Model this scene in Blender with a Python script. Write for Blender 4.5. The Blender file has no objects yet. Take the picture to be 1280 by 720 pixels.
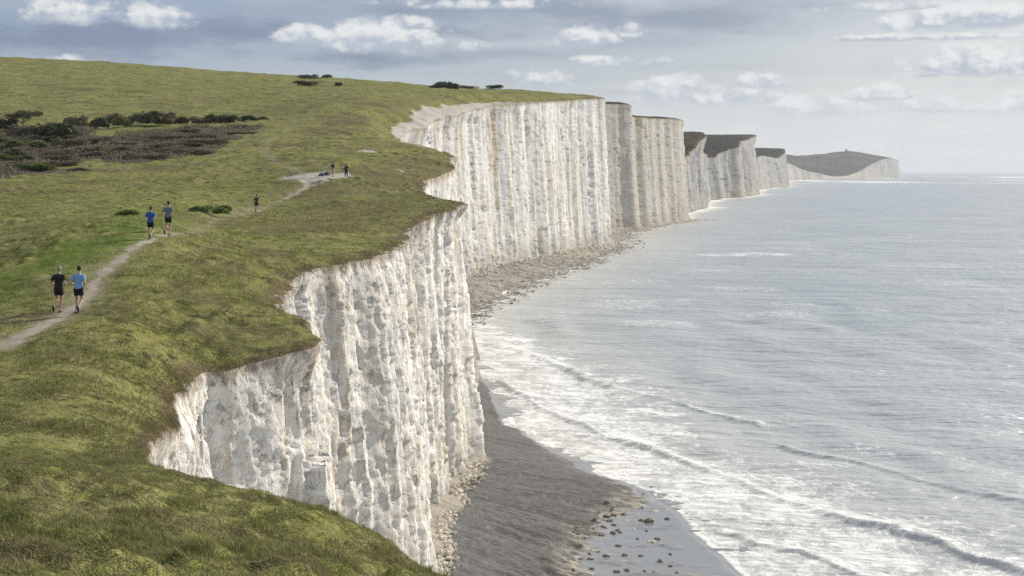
import bpy, bmesh, math, random
import numpy as np
from mathutils import Vector, Matrix

rng = np.random.default_rng(7)
random.seed(7)
F = 1758.0          # focal length in 1280-wide pixels
HC = 31.0           # eye height above the sea
scene = bpy.context.scene
COL = scene.collection
R = math.radians
SUN_AZ, SUN_EL = R(44), R(29)     # azimuth clockwise from +Y (the view direction)

# ------------------------------------------------------------------ noise
def _h(ix, iy, iz, seed):
    n = (ix * 374761393 + iy * 668265263 + iz * 2147483647 % 4294967291 + seed * 974634777) & 0xFFFFFFFF
    n = ((n ^ (n >> 13)) * 1274126177) & 0xFFFFFFFF
    n = ((n ^ (n >> 16)) * 2246822519) & 0xFFFFFFFF
    n = n ^ (n >> 15)
    return n.astype(np.float64) / 4294967295.0 * 2 - 1

def vnoise(x, y, z=0.0, seed=0):
    x, y, z = np.broadcast_arrays(np.asarray(x, float), np.asarray(y, float), np.asarray(z, float))
    fx, fy, fz = np.floor(x), np.floor(y), np.floor(z)
    ix, iy, iz = fx.astype(np.int64), fy.astype(np.int64), fz.astype(np.int64)
    u, v, w = x - fx, y - fy, z - fz
    u = u * u * u * (u * (u * 6 - 15) + 10); v = v * v * v * (v * (v * 6 - 15) + 10); w = w * w * w * (w * (w * 6 - 15) + 10)
    iz = iz * 19349663
    def hh(a, b, c): return _h(ix + a, iy + b, iz + c * 19349663, seed)
    def lay(c):
        a = hh(0, 0, c) * (1 - u) + hh(1, 0, c) * u
        b = hh(0, 1, c) * (1 - u) + hh(1, 1, c) * u
        return a * (1 - v) + b * v
    if np.all(z == 0): return lay(0)
    return lay(0) * (1 - w) + lay(1) * w

def fbm(x, y, z=0.0, oct=4, seed=0, gain=0.5):
    t, a, s = 0, 1.0, 0
    for i in range(oct):
        t = t + a * vnoise(np.asarray(x) * 2 ** i + i * 7.3, np.asarray(y) * 2 ** i + i * 3.1, np.asarray(z) * 2 ** i, seed + i)
        s += a; a *= gain
    return t / s

def sstep(a, b, x):
    t = np.clip((x - a) / (b - a), 0, 1)
    return t * t * (3 - 2 * t)

def facets(u, v, seed):
    """fractured rock: every jittered cell is a tilted plane of its own"""
    u, v = np.broadcast_arrays(u, v)
    iu, iv = np.floor(u).astype(np.int64), np.floor(v).astype(np.int64)
    best = np.full(u.shape, 1e9); out = np.zeros(u.shape)
    z0 = np.zeros_like(iu)
    for a in (-1, 0, 1):
        for b in (-1, 0, 1):
            cu, cv = iu + a, iv + b
            du = u - (cu + .5 + .45 * _h(cu, cv, z0, seed)); dv = v - (cv + .5 + .45 * _h(cu, cv, z0, seed + 1))
            d = du * du + dv * dv
            val = .5 * _h(cu, cv, z0, seed + 2) + .9 * du * _h(cu, cv, z0, seed + 3) + .7 * dv * _h(cu, cv, z0, seed + 4)
            m = d < best
            best = np.where(m, d, best); out = np.where(m, val, out)
    return out

# ------------------------------------------------------------------ mesh helpers
def new_mesh_obj(name, verts, faces, mat, parent=None, smooth=True, attrs=None):
    """faces: (n,4) or (n,3) int array or a list of mixed polygons"""
    me = bpy.data.meshes.new(name)
    verts = np.asarray(verts, np.float32)
    if isinstance(faces, np.ndarray):
        n, k = faces.shape
        me.vertices.add(len(verts)); me.vertices.foreach_set('co', verts.ravel())
        me.loops.add(n * k); me.loops.foreach_set('vertex_index', faces.astype(np.int32).ravel())
        me.polygons.add(n)
        me.polygons.foreach_set('loop_start', np.arange(0, n * k, k, dtype=np.int32))
        me.polygons.foreach_set('loop_total', np.full(n, k, np.int32))
        me.update(calc_edges=True)
    else:
        me.from_pydata([tuple(map(float, v)) for v in verts], [], faces)
    for nm, arr in (attrs or {}).items():
        a = me.attributes.new(nm, 'FLOAT', 'POINT')
        a.data.foreach_set('value', np.asarray(arr, np.float32).ravel())
    me.validate()
    me.polygons.foreach_set('use_smooth', np.full(len(me.polygons), smooth))
    if mat: me.materials.append(mat)
    o = bpy.data.objects.new(name, me); COL.objects.link(o)
    if parent is not None: o.parent = parent
    return o

def grid_faces(nr, nc):
    i = np.arange(nr - 1)[:, None] * nc + np.arange(nc - 1)[None, :]
    return np.stack([i, i + 1, i + nc + 1, i + nc], -1).reshape(-1, 4)

def compact(verts, faces, attrs):
    used = np.unique(faces)
    m = np.full(len(verts), -1, np.int64); m[used] = np.arange(len(used))
    return verts[used], m[faces], {k: v[used] for k, v in attrs.items()}

def tag(o, label=None, cat=None, group=None, kind=None):
    if label: o['label'] = label
    if cat: o['category'] = cat
    if group: o['group'] = group
    if kind: o['kind'] = kind
    return o

def empty(name, loc, rz=0):
    o = bpy.data.objects.new(name, None); COL.objects.link(o)
    o.location = loc; o.rotation_euler = (0, 0, rz); o.empty_display_size = .2
    return o

# ------------------------------------------------------------------ node helper
class Mat:
    def __init__(s, name, tree=None):
        if tree is None:
            s.m = bpy.data.materials.new(name); s.m.use_nodes = True; s.t = s.m.node_tree
            s.t.nodes.clear()
            s.out = s.t.nodes.new('ShaderNodeOutputMaterial')
        else:
            s.t = tree
    def n(s, typ, **kw):
        nd = s.t.nodes.new(typ)
        for k, v in kw.items(): setattr(nd, k, v)
        return nd
    def put(s, sock, v):
        if v is None: return
        if isinstance(v, bpy.types.NodeSocket): s.t.links.new(v, sock)
        elif isinstance(v, (tuple, list)) and sock.type == 'RGBA' and len(v) == 3: sock.default_value = (*v, 1)
        else: sock.default_value = v
    def pos(s): return s.n('ShaderNodeNewGeometry').outputs['Position']
    def attr(s, name): return s.n('ShaderNodeAttribute', attribute_name=name).outputs['Fac']
    def math(s, op, a, b=None, c=None, clamp=False):
        nd = s.n('ShaderNodeMath', operation=op, use_clamp=clamp)
        s.put(nd.inputs[0], a); s.put(nd.inputs[1], b); s.put(nd.inputs[2], c)
        return nd.outputs[0]
    def vmath(s, op, a, b=None):
        nd = s.n('ShaderNodeVectorMath', operation=op)
        s.put(nd.inputs[0], a); s.put(nd.inputs[1], b)
        return nd.outputs[1] if op in ('LENGTH', 'DISTANCE', 'DOT_PRODUCT') else nd.outputs[0]
    def noise(s, vec, scale, detail=3, rough=.55, dist=0):
        nd = s.n('ShaderNodeTexNoise')
        s.put(nd.inputs['Vector'], vec); s.put(nd.inputs['Scale'], scale)
        nd.inputs['Detail'].default_value = detail; nd.inputs['Roughness'].default_value = rough
        nd.inputs['Distortion'].default_value = dist
        return nd.outputs['Fac']
    def voro(s, vec, scale, feature='F1', out='Distance'):
        nd = s.n('ShaderNodeTexVoronoi', feature=feature)
        s.put(nd.inputs['Vector'], vec); nd.inputs['Scale'].default_value = scale
        return nd.outputs[out]
    def ss(s, x, a, b, lo=0.0, hi=1.0):
        nd = s.n('ShaderNodeMapRange', interpolation_type='SMOOTHSTEP')
        s.put(nd.inputs[0], x); s.put(nd.inputs[1], a); s.put(nd.inputs[2], b)
        s.put(nd.inputs[3], lo); s.put(nd.inputs[4], hi)
        return nd.outputs[0]
    def mix(s, f, a, b, blend='MIX'):
        nd = s.n('ShaderNodeMix', data_type='RGBA', blend_type=blend)
        s.put(nd.inputs[0], f); s.put(nd.inputs[6], a); s.put(nd.inputs[7], b)
        return nd.outputs[2]
    def xyz(s, v):
        nd = s.n('ShaderNodeSeparateXYZ'); s.put(nd.inputs[0], v); return nd.outputs
    def comb(s, x, y, z):
        nd = s.n('ShaderNodeCombineXYZ'); s.put(nd.inputs[0], x); s.put(nd.inputs[1], y); s.put(nd.inputs[2], z)
        return nd.outputs[0]
    def bump(s, h, strength=.5, dist=.1, normal=None):
        nd = s.n('ShaderNodeBump')
        s.put(nd.inputs['Strength'], strength); s.put(nd.inputs['Distance'], dist); s.put(nd.inputs['Height'], h); s.put(nd.inputs['Normal'], normal)
        return nd.outputs[0]
    def bsdf(s, color, rough=.9, normal=None, spec=.2, **kw):
        nd = s.n('ShaderNodeBsdfPrincipled')
        s.put(nd.inputs['Base Color'], color); s.put(nd.inputs['Roughness'], rough)
        s.put(nd.inputs['Specular IOR Level'], spec); s.put(nd.inputs['Normal'], normal)
        for k, v in kw.items(): s.put(nd.inputs[k.replace('_', ' ')], v)
        s.t.links.new(nd.outputs[0], s.out.inputs['Surface'])
        return s.m

# ------------------------------------------------------------------ coast line
def P(px, py, y): return ((px - 640) * y / F, y, HC - (py - 214) * y / F)
# cliff-top edge, near to far: (px, py, distance)
EDGE = [(640+F*.34,720,12.001),]
edge_near = [(-30, 9.0, 27.8), (-10, 5.6, 28.6), (0, 3.4, 29.0), (5, 1.7, 28.7), (8, .45, 28.2)]   # y, x, z
edge = list(edge_near)
def E(px, py, y):
    x, y, z = P(px, py, y); edge.append((y, x, z))
for a in [(564, 722, 12), (505, 693, 13.6), (450, 657, 15.2), (412, 640, 17), (330, 619, 19.5), (272, 605, 22.5), (222, 590, 26), (182, 577, 30), (176, 573, 32),
          (196, 548, 36), (214, 528, 40), (228, 500, 44), (240, 482, 47.5), (262, 461, 50), (300, 448, 51.4), (345, 437, 52.6), (386, 427, 53.6), (392, 416, 55),
          (378, 398, 58), (358, 380, 63), (357, 362, 67), (368, 345, 72), (398, 334, 77), (440, 321, 82), (480, 312, 87), (494, 306, 91), (497, 300, 96),
          (512, 290, 103), (512, 283, 107), (528, 273, 114), (540, 266, 121), (560, 260, 128), (577, 255, 136), (572, 250, 142), (540, 246, 152), (527, 240, 160),
          (529, 230, 170), (545, 219, 186), (562, 210, 204), (572, 196, 226), (566, 191, 238), (545, 185, 252), (520, 177, 270), (500, 166, 290), (508, 157, 306), (502, 153.5, 324),
          (535, 143.5, 352), (550, 139, 364), (568, 133, 385), (588, 124.5, 413), (606, 120.5, 428), (640, 121.5, 456), (700, 122, 512), (740, 119.5, 552), (755, 117.5, 568)]:
    E(*a)
for y, x, z in [(582, 33, 62), (640, 36, 63), (700, 45, 66), (717, 48, 66.6), (726, 55.5, 67), (733, 61.4, 67.2), (745, 60, 65), (767, 65.6, 62.2), (800, 78, 62.4), (850, 96, 64), (888, 109.6, 64.5),
                (905, 104, 62), (1000, 113, 40), (1090, 138, 45), (1130, 147, 50), (1210, 167, 66), (1225, 160, 64), (1400, 186, 52), (1500, 206, 47), (1603, 228, 48), (1640, 246, 55), (1700, 275, 66), (1879, 328, 80.5),
                (1910, 318, 79), (2200, 374, 50), (2400, 414, 55), (2500, 440, 60), (2600, 475, 59), (2760, 523, 58), (2868, 563, 78), (2890, 545, 77), (3300, 630, 50), (4000, 770, 60), (4600, 890, 66), (4954, 988, 53), (5150, 1085, 33),
                (5450, 1245, 12), (5650, 1340, 13), (5900, 1452, 28), (6100, 1550, 50), (6400, 1690, 71), (6800, 1878, 84), (6850, 1830, 84), (8500, 2100, 80)]:
    edge.append((y, x, z))
edge = np.array(edge)
# batter (how far the foot stands out from the edge) and height of the foot
bat_y = [-30, 30, 60, 92, 115, 128, 200, 400, 568, 900, 1300, 1879, 2868, 8500]
bat_v = [1.5, 1.5, 2.0, 2.3, 2.1, 1.1, 3.5, 3.0, 3.0, 4, 6, 8, 10, 14]
zb_y = [-30, 40, 97, 106, 115, 128, 200, 300, 400, 568, 900, 8500]
zb_v = [5, 5, 4.2, 4.0, 3.7, 2.9, 1.6, 2.4, 2.2, 1.7, 1.0, .8]

# resample with an arc step that grows with distance
def resample():
    pts = edge[:, :2]
    # two passes of corner cutting, light
    for _ in range(2):
        q = pts[:-1] * .8 + pts[1:] * .2; r = pts[:-1] * .2 + pts[1:] * .8
        pts = np.vstack([pts[:1], np.stack([q, r], 1).reshape(-1, 2), pts[-1:]])
    out = []
    for (y0, x0), (y1, x1) in zip(pts[:-1], pts[1:]):
        L = math.hypot(y1 - y0, x1 - x0)
        ym = (y0 + y1) / 2
        st = .2 if ym < 5 else max(.05, .0026 * ym)
        n = max(1, int(round(L / st)))
        for k in range(n):
            out.append((y0 + (y1 - y0) * k / n, x0 + (x1 - x0) * k / n))
    out.append(tuple(pts[-1]))
    return np.array(out)
cst = resample()
CY, CX0 = cst[:, 0].copy(), cst[:, 1].copy()
for i in range(1, len(CY)):
    if CY[i] <= CY[i - 1] + 1e-4: CY[i] = CY[i - 1] + 1e-4
ay = np.maximum(CY, 8)
w_far = sstep(130, 300, CY)
CX = CX0 + (1 - w_far) * ((.55 * vnoise(CY / 4.5, 3.3, 0, 11) + .42 * vnoise(CY / 1.6, 1.3, 0, 12) + .22 * vnoise(CY / .5, 8.3, 0, 13))) * sstep(20, 70, CY) * 1.0 - .12 * sstep(30, 45, CY) * (1 - sstep(60, 75, CY)) \
    + w_far * (1.5 * vnoise(CY / 22, 3.3, 0, 11) + 1.3 * vnoise(CY / 8, 1.3, 0, 12) + .8 * vnoise(CY / 3, 8.3, 0, 13))
CX += sstep(900, 1500, CY) * (5 * vnoise(CY / 60, .5, 0, 14) + 3 * vnoise(CY / 25, 2.5, 0, 15))
def xe(y): return np.interp(y, CY, CX)

# ------------------------------------------------------------------ land height
ctrl = [(x, y, z) for y, x, z in edge if y < 640]
def G(px, py, y): ctrl.append(P(px, py, y))
for a in [(100, 720, 8), (350, 720, 8), (-150, 720, 8), (0, 606, 20), (100, 603, 20.5), (180, 605, 20.5), (-200, 606, 20), (0, 602, 25), (120, 598, 25), (-200, 602, 25), (0, 570, 31), (100, 572, 31),
          (0, 500, 37.5), (140, 505, 38), (0, 440, 46), (180, 440, 47), (73, 389, 55.5), (200, 390, 56), (300, 395, 57), (-60, 400, 55), (-300, 400, 55), (0, 330, 68), (130, 325, 66), (190, 296, 74), (210, 293, 74), (300, 330, 70), (250, 320, 73),
          (400, 300, 90), (300, 300, 92), (0, 290, 88), (150, 275, 92), (-300, 290, 90), (320, 265, 140), (200, 250, 130), (0, 260, 118), (450, 262, 136), (480, 240, 160), (390, 224, 165), (416, 217, 168), (433, 219, 168), (280, 222, 172), (100, 230, 160), (0, 232, 168), (-300, 230, 170),
          (150, 208, 205), (0, 205, 215), (300, 195, 220), (450, 190, 220), (0, 165, 290), (150, 160, 295), (300, 150, 315), (420, 160, 290), (330, 140, 345), (450, 128, 350), (-200, 160, 290),
          (0, 110, 420), (150, 112, 420), (300, 116, 420), (420, 118, 400), (0, 72, 560), (100, 76, 560), (200, 83, 560), (320, 92, 560), (420, 98, 560), (500, 104, 560), (560, 110, 560), (640, 112.5, 560), (700, 116.2, 565), (-300, 60, 560),
          (0, 74, 700), (320, 97, 700), (640, 119, 700), (-300, 60, 700)]:
    G(*a)
ctrl += [(0, 0, 29.3), (-6, 0, 29.2), (-20, 0, 29.2), (-20, -25, 29.4), (0, -25, 29.4), (-40, -10, 29.4), (3, -20, 29.2)]
ctrl = np.array(ctrl)
def uv(x, y):
    b = np.arcsinh(y / 8.0)
    return np.stack([x / (np.abs(y) + 12) * 2.6, b], -1)
cu = uv(ctrl[:, 0], ctrl[:, 1])
def tps(r2): return .5 * r2 * np.log(r2 + 1e-12)
def _fit():
    n = len(cu)
    d2 = ((cu[:, None] - cu[None]) ** 2).sum(-1)
    A = np.zeros((n + 3, n + 3)); A[:n, :n] = tps(d2) + np.eye(n) * 2e-3
    Pm = np.c_[np.ones(n), cu]; A[:n, n:] = Pm; A[n:, :n] = Pm.T
    # fit the depression so that near ground is held tightly and far ground loosely
    sc = np.maximum(np.abs(ctrl[:, 1]), 14)
    b = np.r_[(ctrl[:, 2] - HC) / sc, 0, 0, 0]
    return np.linalg.solve(A, b)
WT = _fit()
def rbf(x, y):
    x = np.asarray(x, float); y = np.asarray(y, float)
    p = uv(x, y); flat = p.reshape(-1, 2); out = np.empty(len(flat))
    for i in range(0, len(flat), 40000):
        q = flat[i:i + 40000]
        d2 = ((q[:, None] - cu[None]) ** 2).sum(-1)
        out[i:i + 40000] = tps(d2) @ WT[:-3] + WT[-3] + q @ WT[-2:]
    sc = np.maximum(np.abs(y), 14)
    return out.reshape(x.shape) * sc + HC
fy, fz = edge[edge[:, 0] > 540][:, 0], edge[edge[:, 0] > 540][:, 2]
yy = np.linspace(540, 8500, 8000)
zz = np.interp(yy, fy, fz)
k = np.exp(-np.linspace(-2, 2, 31) ** 2); k /= k.sum()
zz_s = np.convolve(np.pad(zz, 15, 'edge'), k, 'valid')
def far_h(x, y):
    z = np.interp(y, yy, np.where(yy > 950, zz_s, zz))
    t = np.maximum(xe(y) - x, 0)
    s = sstep(3800, 5000, y)
    tgt = np.maximum(z, 100 + 9 * vnoise(x / 260, y / 400, 0, 3) + 7 * fbm(x / 110, y / 160, 0, 3, 6))
    z2 = z + (tgt - z) * sstep(0, 420, t)
    z2 = z2 + 36 * np.exp(-((x - 1590) / 120) ** 2 - ((y - 6650) / 420) ** 2) + 16 * np.exp(-((x - 1740) / 90) ** 2 - ((y - 6700) / 300) ** 2)
    z = z * (1 - s) + z2 * s
    return z + sstep(0, 60, t) * 2.0 * vnoise(x / 90, y / 90, 0, 5)
def base_h(x, y):
    x, y = np.broadcast_arrays(np.asarray(x, float), np.asarray(y, float))
    n = np.minimum(y, 700.)
    a = rbf(x, n)
    f = sstep(568, 590, y)
    if np.any(f > 0): a = a * (1 - f) + far_h(x, np.maximum(y, 545)) * f
    return a

PATH = [(-60, 470, 46), (0, 438, 47), (40, 413, 51), (75, 394, 54), (100, 378, 57), (118, 350, 61), (140, 328, 65), (168, 309, 70), (196, 295, 74), (216, 287, 79), (240, 278, 90), (268, 268, 112), (310, 262, 136), (335, 251, 146), (352, 245, 150), (372, 238, 155), (384, 229, 160), (389, 222, 165)]
TRAIL = [(389, 222, 165), (345, 205, 190), (330, 190, 225), (340, 172, 262), (375, 150, 310), (410, 125, 370), (430, 108, 450)]
def seg_dist(x, y, pl):
    pl = np.asarray(pl)[:, :2]
    d = np.full(np.shape(x), 1e9); 
    for (x0, y0), (x1, y1) in zip(pl[:-1], pl[1:]):
        vx, vy = x1 - x0, y1 - y0
        t = np.clip(((x - x0) * vx + (y - y0) * vy) / (vx * vx + vy * vy), 0, 1)
        d = np.minimum(d, np.hypot(x - x0 - t * vx, y - y0 - t * vy))
    return d
PATH_W = np.array([P(*p) for p in PATH]); TRAIL_W = np.array([P(*p) for p in TRAIL])
def path_field(x, y):
    d = seg_dist(x, y, PATH_W) + .22 * vnoise(x / .9, y / 1.2, 0, 21) + .12 * vnoise(x / .3, y / .4, 0, 22)
    return d
def path_half(y): return np.interp(y, [40, 50, 62, 75, 86, 100, 138, 146, 160, 166], [.46, .34, .26, .18, .05, .0, .0, .16, .45, .6])
CH = [P(378, 219, 168), P(392, 222, 165.5), P(404, 219, 168.5), P(390, 226, 161.5), P(424, 217.3, 169.5), P(365, 218, 168.6), P(458, 190, 222), P(463, 191.5, 220), P(512, 251, 148), P(502, 216, 186)]
CHR = [1.5, 1.5, 2.0, .9, 1.8, 1.2, 1.3, .9, .9, .5]
def chalk_field(x, y):
    c = np.full(np.shape(x), 9.)
    wx = x + .5 * vnoise(x / .8, y / .8, 0, 31); wy = y + 1.2 * vnoise(x / .8, y / 1.0, 0, 32)
    for (cx, cy, _), r in zip(CH, CHR): c = np.minimum(c, np.hypot((wx - cx) / (r * 1.25), (wy - cy) / (r * 1.5)))
    return c
SUBSCR = None
def land_z(x, y):
    """finished turf height"""
    x, y = np.broadcast_arrays(np.asarray(x, float), np.asarray(y, float))
    t = np.maximum(xe(y) - x, 0)
    z = base_h(x, y)
    # rounded turf lip
    lip = np.where(y < 200, .22 * sstep(24, 50, y) * np.exp(-t / .45), 0) + sstep(200, 300, y) * 1.4 * np.exp(-t / 3.0)
    # bare chalk shelf set lower than the turf on the far wall
    sh = sstep(262, 285, y) * (1 - sstep(430, 500, y))
    z = z - lip - sh * 1.2 * (1 - sstep(3, 8, t))
    # tussocks and terracettes, by distance
    rough = .35 + .65 * sstep(-.1, .5, fbm(x / 6, y / 9, 0, 2, 41))
    near = 1 - sstep(35, 70, y)
    pf = path_field(x, y); flat = sstep(.3, 1.6, pf)
    d = near * (.07 * fbm(x / .55, y / .55, 0, 3, 42) + .05 * fbm(x / .16, y / .16, 0, 2, 43)) * rough
    mid = sstep(28, 60, y) * (1 - sstep(260, 420, y))
    d = d + mid * rough * (.20 * np.maximum(vnoise(x / .62, y / .8, 0, 44), -.1) + .11 * np.maximum(vnoise(x / .33, y / .45, 0, 52), -.1) + .10 * fbm(x / 2.4, y / 2.0, 0, 3, 45))
    d = d + sstep(20, 50, y) * .05 * vnoise(x / 6.5, y / 4.5, 0, 46) * (1 - .5 * sstep(100, 200, y)) 
    d = d + sstep(90, 220, y) * (.45 * fbm(x / 5, y / 4.5, 0, 3, 47) + .3 * np.maximum(0, vnoise(x / 11, y / 6, 0, 48)) + .16 * np.maximum(0, vnoise(x / 2.2, y / 2.0, 0, 51) - .1)) * (1 - sstep(500, 800, y) * .4)
    d = d + (1 - sstep(22, 40, y)) * (.03 * vnoise(x / 1.7, y / 1.7, 0, 49) + .10 * np.maximum(-.1, vnoise(x / .42, y / .5, 0, 50)) + .07 * np.maximum(-.1, vnoise(x / .2, y / .25, 0, 53))) * sstep(4, 9, y)
    d = d * (.15 + .85 * flat)
    d = d * (1 - .9 * np.exp(-t / .25))
    z = z + d - .06 * (1 - flat)
    z = z - .22 * (1 - sstep(.75, 1.15, chalk_field(x, y))) * (y < 260)
    return z

# project a point of the photograph to the ground
def at(px, py, y0=20, y1=620):
    ys = np.exp(np.linspace(math.log(y0), math.log(y1), 4000))
    xs = (px - 640) * ys / F
    zr = HC - (py - 214) * ys / F
    g = base_h(xs, ys)
    i = np.argmax(g >= zr)
    if g[i] < zr[i]: i = len(ys) - 1
    y = ys[i]; x = xs[i]
    return Vector((x, y, float(land_z(np.array([x]), np.array([y]))[0])))

# ------------------------------------------------------------------ materials
def mat_grass(name, far=False):
    m = Mat(name); p = m.pos()
    n_big = m.noise(p, .035, 3); n_mid = m.noise(p, .32, 4, .6); n_sm = m.noise(p, 1.7, 5, .65); n_f = m.noise(p, 9, 4, .7)
    a = m.mix(m.ss(n_mid, .38, .66), (.180, .198, .052), (.285, .265, .108))
    a = m.mix(m.ss(n_big, .42, .62), a, m.mix(.5, a, (.25, .225, .085)))
    a = m.mix(m.ss(n_sm, .52, .70, 0, .75), a, (.058, .070, .020))
    a = m.mix(m.ss(n_sm, .28, .42, .5, 0), a, (.30, .275, .13))
    a = m.mix(m.ss(n_f, .5, .75, 0, .55), a, (.05, .058, .018))
    a = m.mix(m.ss(n_f, .22, .42, .4, 0), a, (.26, .24, .12))
    n_t = m.noise(p, .85, 5, .72); n_u = m.noise(p, .16, 5, .7)
    a = m.mix(m.ss(n_t, .53, .62, 0, .85), a, (.062, .062, .026))
    a = m.mix(m.ss(n_t, .34, .45, .5, 0), a, (.29, .275, .10))
    a = m.mix(m.ss(n_u, .54, .62, 0, .65), a, (.10, .095, .044))
    a = m.mix(m.ss(n_u, .32, .44, .4, 0), a, (.25, .225, .10))
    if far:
        a = m.mix(.93, a, (.030, .029, .031))  # turf colour darkened to paint in the shade on distant slopes
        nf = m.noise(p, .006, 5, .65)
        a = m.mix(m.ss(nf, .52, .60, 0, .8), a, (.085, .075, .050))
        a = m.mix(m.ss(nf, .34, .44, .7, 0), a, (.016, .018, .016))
    dry = m.math('MULTIPLY', m.attr('dry'), m.ss(n_sm, .25, .55, .6, 1))
    a = m.mix(dry, a, m.mix(m.ss(n_f, .3, .7), (.085, .066, .038), (.19, .15, .09)))
    bare = m.attr('bare')
    soil = m.mix(m.ss(n_sm, .3, .7), (.25, .215, .15), (.34, .30, .225))
    soil = m.mix(m.ss(n_f, .5, .7, 0, .4), soil, (.22, .2, .13))
    a = m.mix(bare, a, soil)
    ck = m.attr('chalk')
    a = m.mix(ck, a, m.mix(m.ss(n_sm, .35, .65), (.50, .46, .40), (.39, .355, .30)))
    lush = m.attr('lush')
    a = m.mix(m.math('MULTIPLY', lush, m.ss(n_sm, .3, .6, .4, 1)), a, (.10, .17, .02))
    sc = m.attr('scrub')
    a = m.mix(m.math('MULTIPLY', sc, m.ss(n_sm, .3, .5, .3, .9)), a, (.09, .073, .06))
    h = m.math('ADD', m.math('MULTIPLY', n_sm, .6), m.math('MULTIPLY', n_f, .22))
    nb = m.bump(h, .9, .35 if not far else 2.0)
    return m.bsdf(a, 1.0, nb, .05)

def mat_path():
    m = Mat('trodden_path'); p = m.pos()
    n1 = m.noise(p, .9, 4); n2 = m.noise(p, 7, 5, .7)
    a = m.mix(m.ss(n1, .3, .7), (.28, .235, .175), (.40, .35, .28))
    a = m.mix(m.ss(n2, .55, .72, 0, .6), a, (.2, .17, .11))
    return m.bsdf(a, 1, m.bump(n2, .6, .05), .05)

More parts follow.
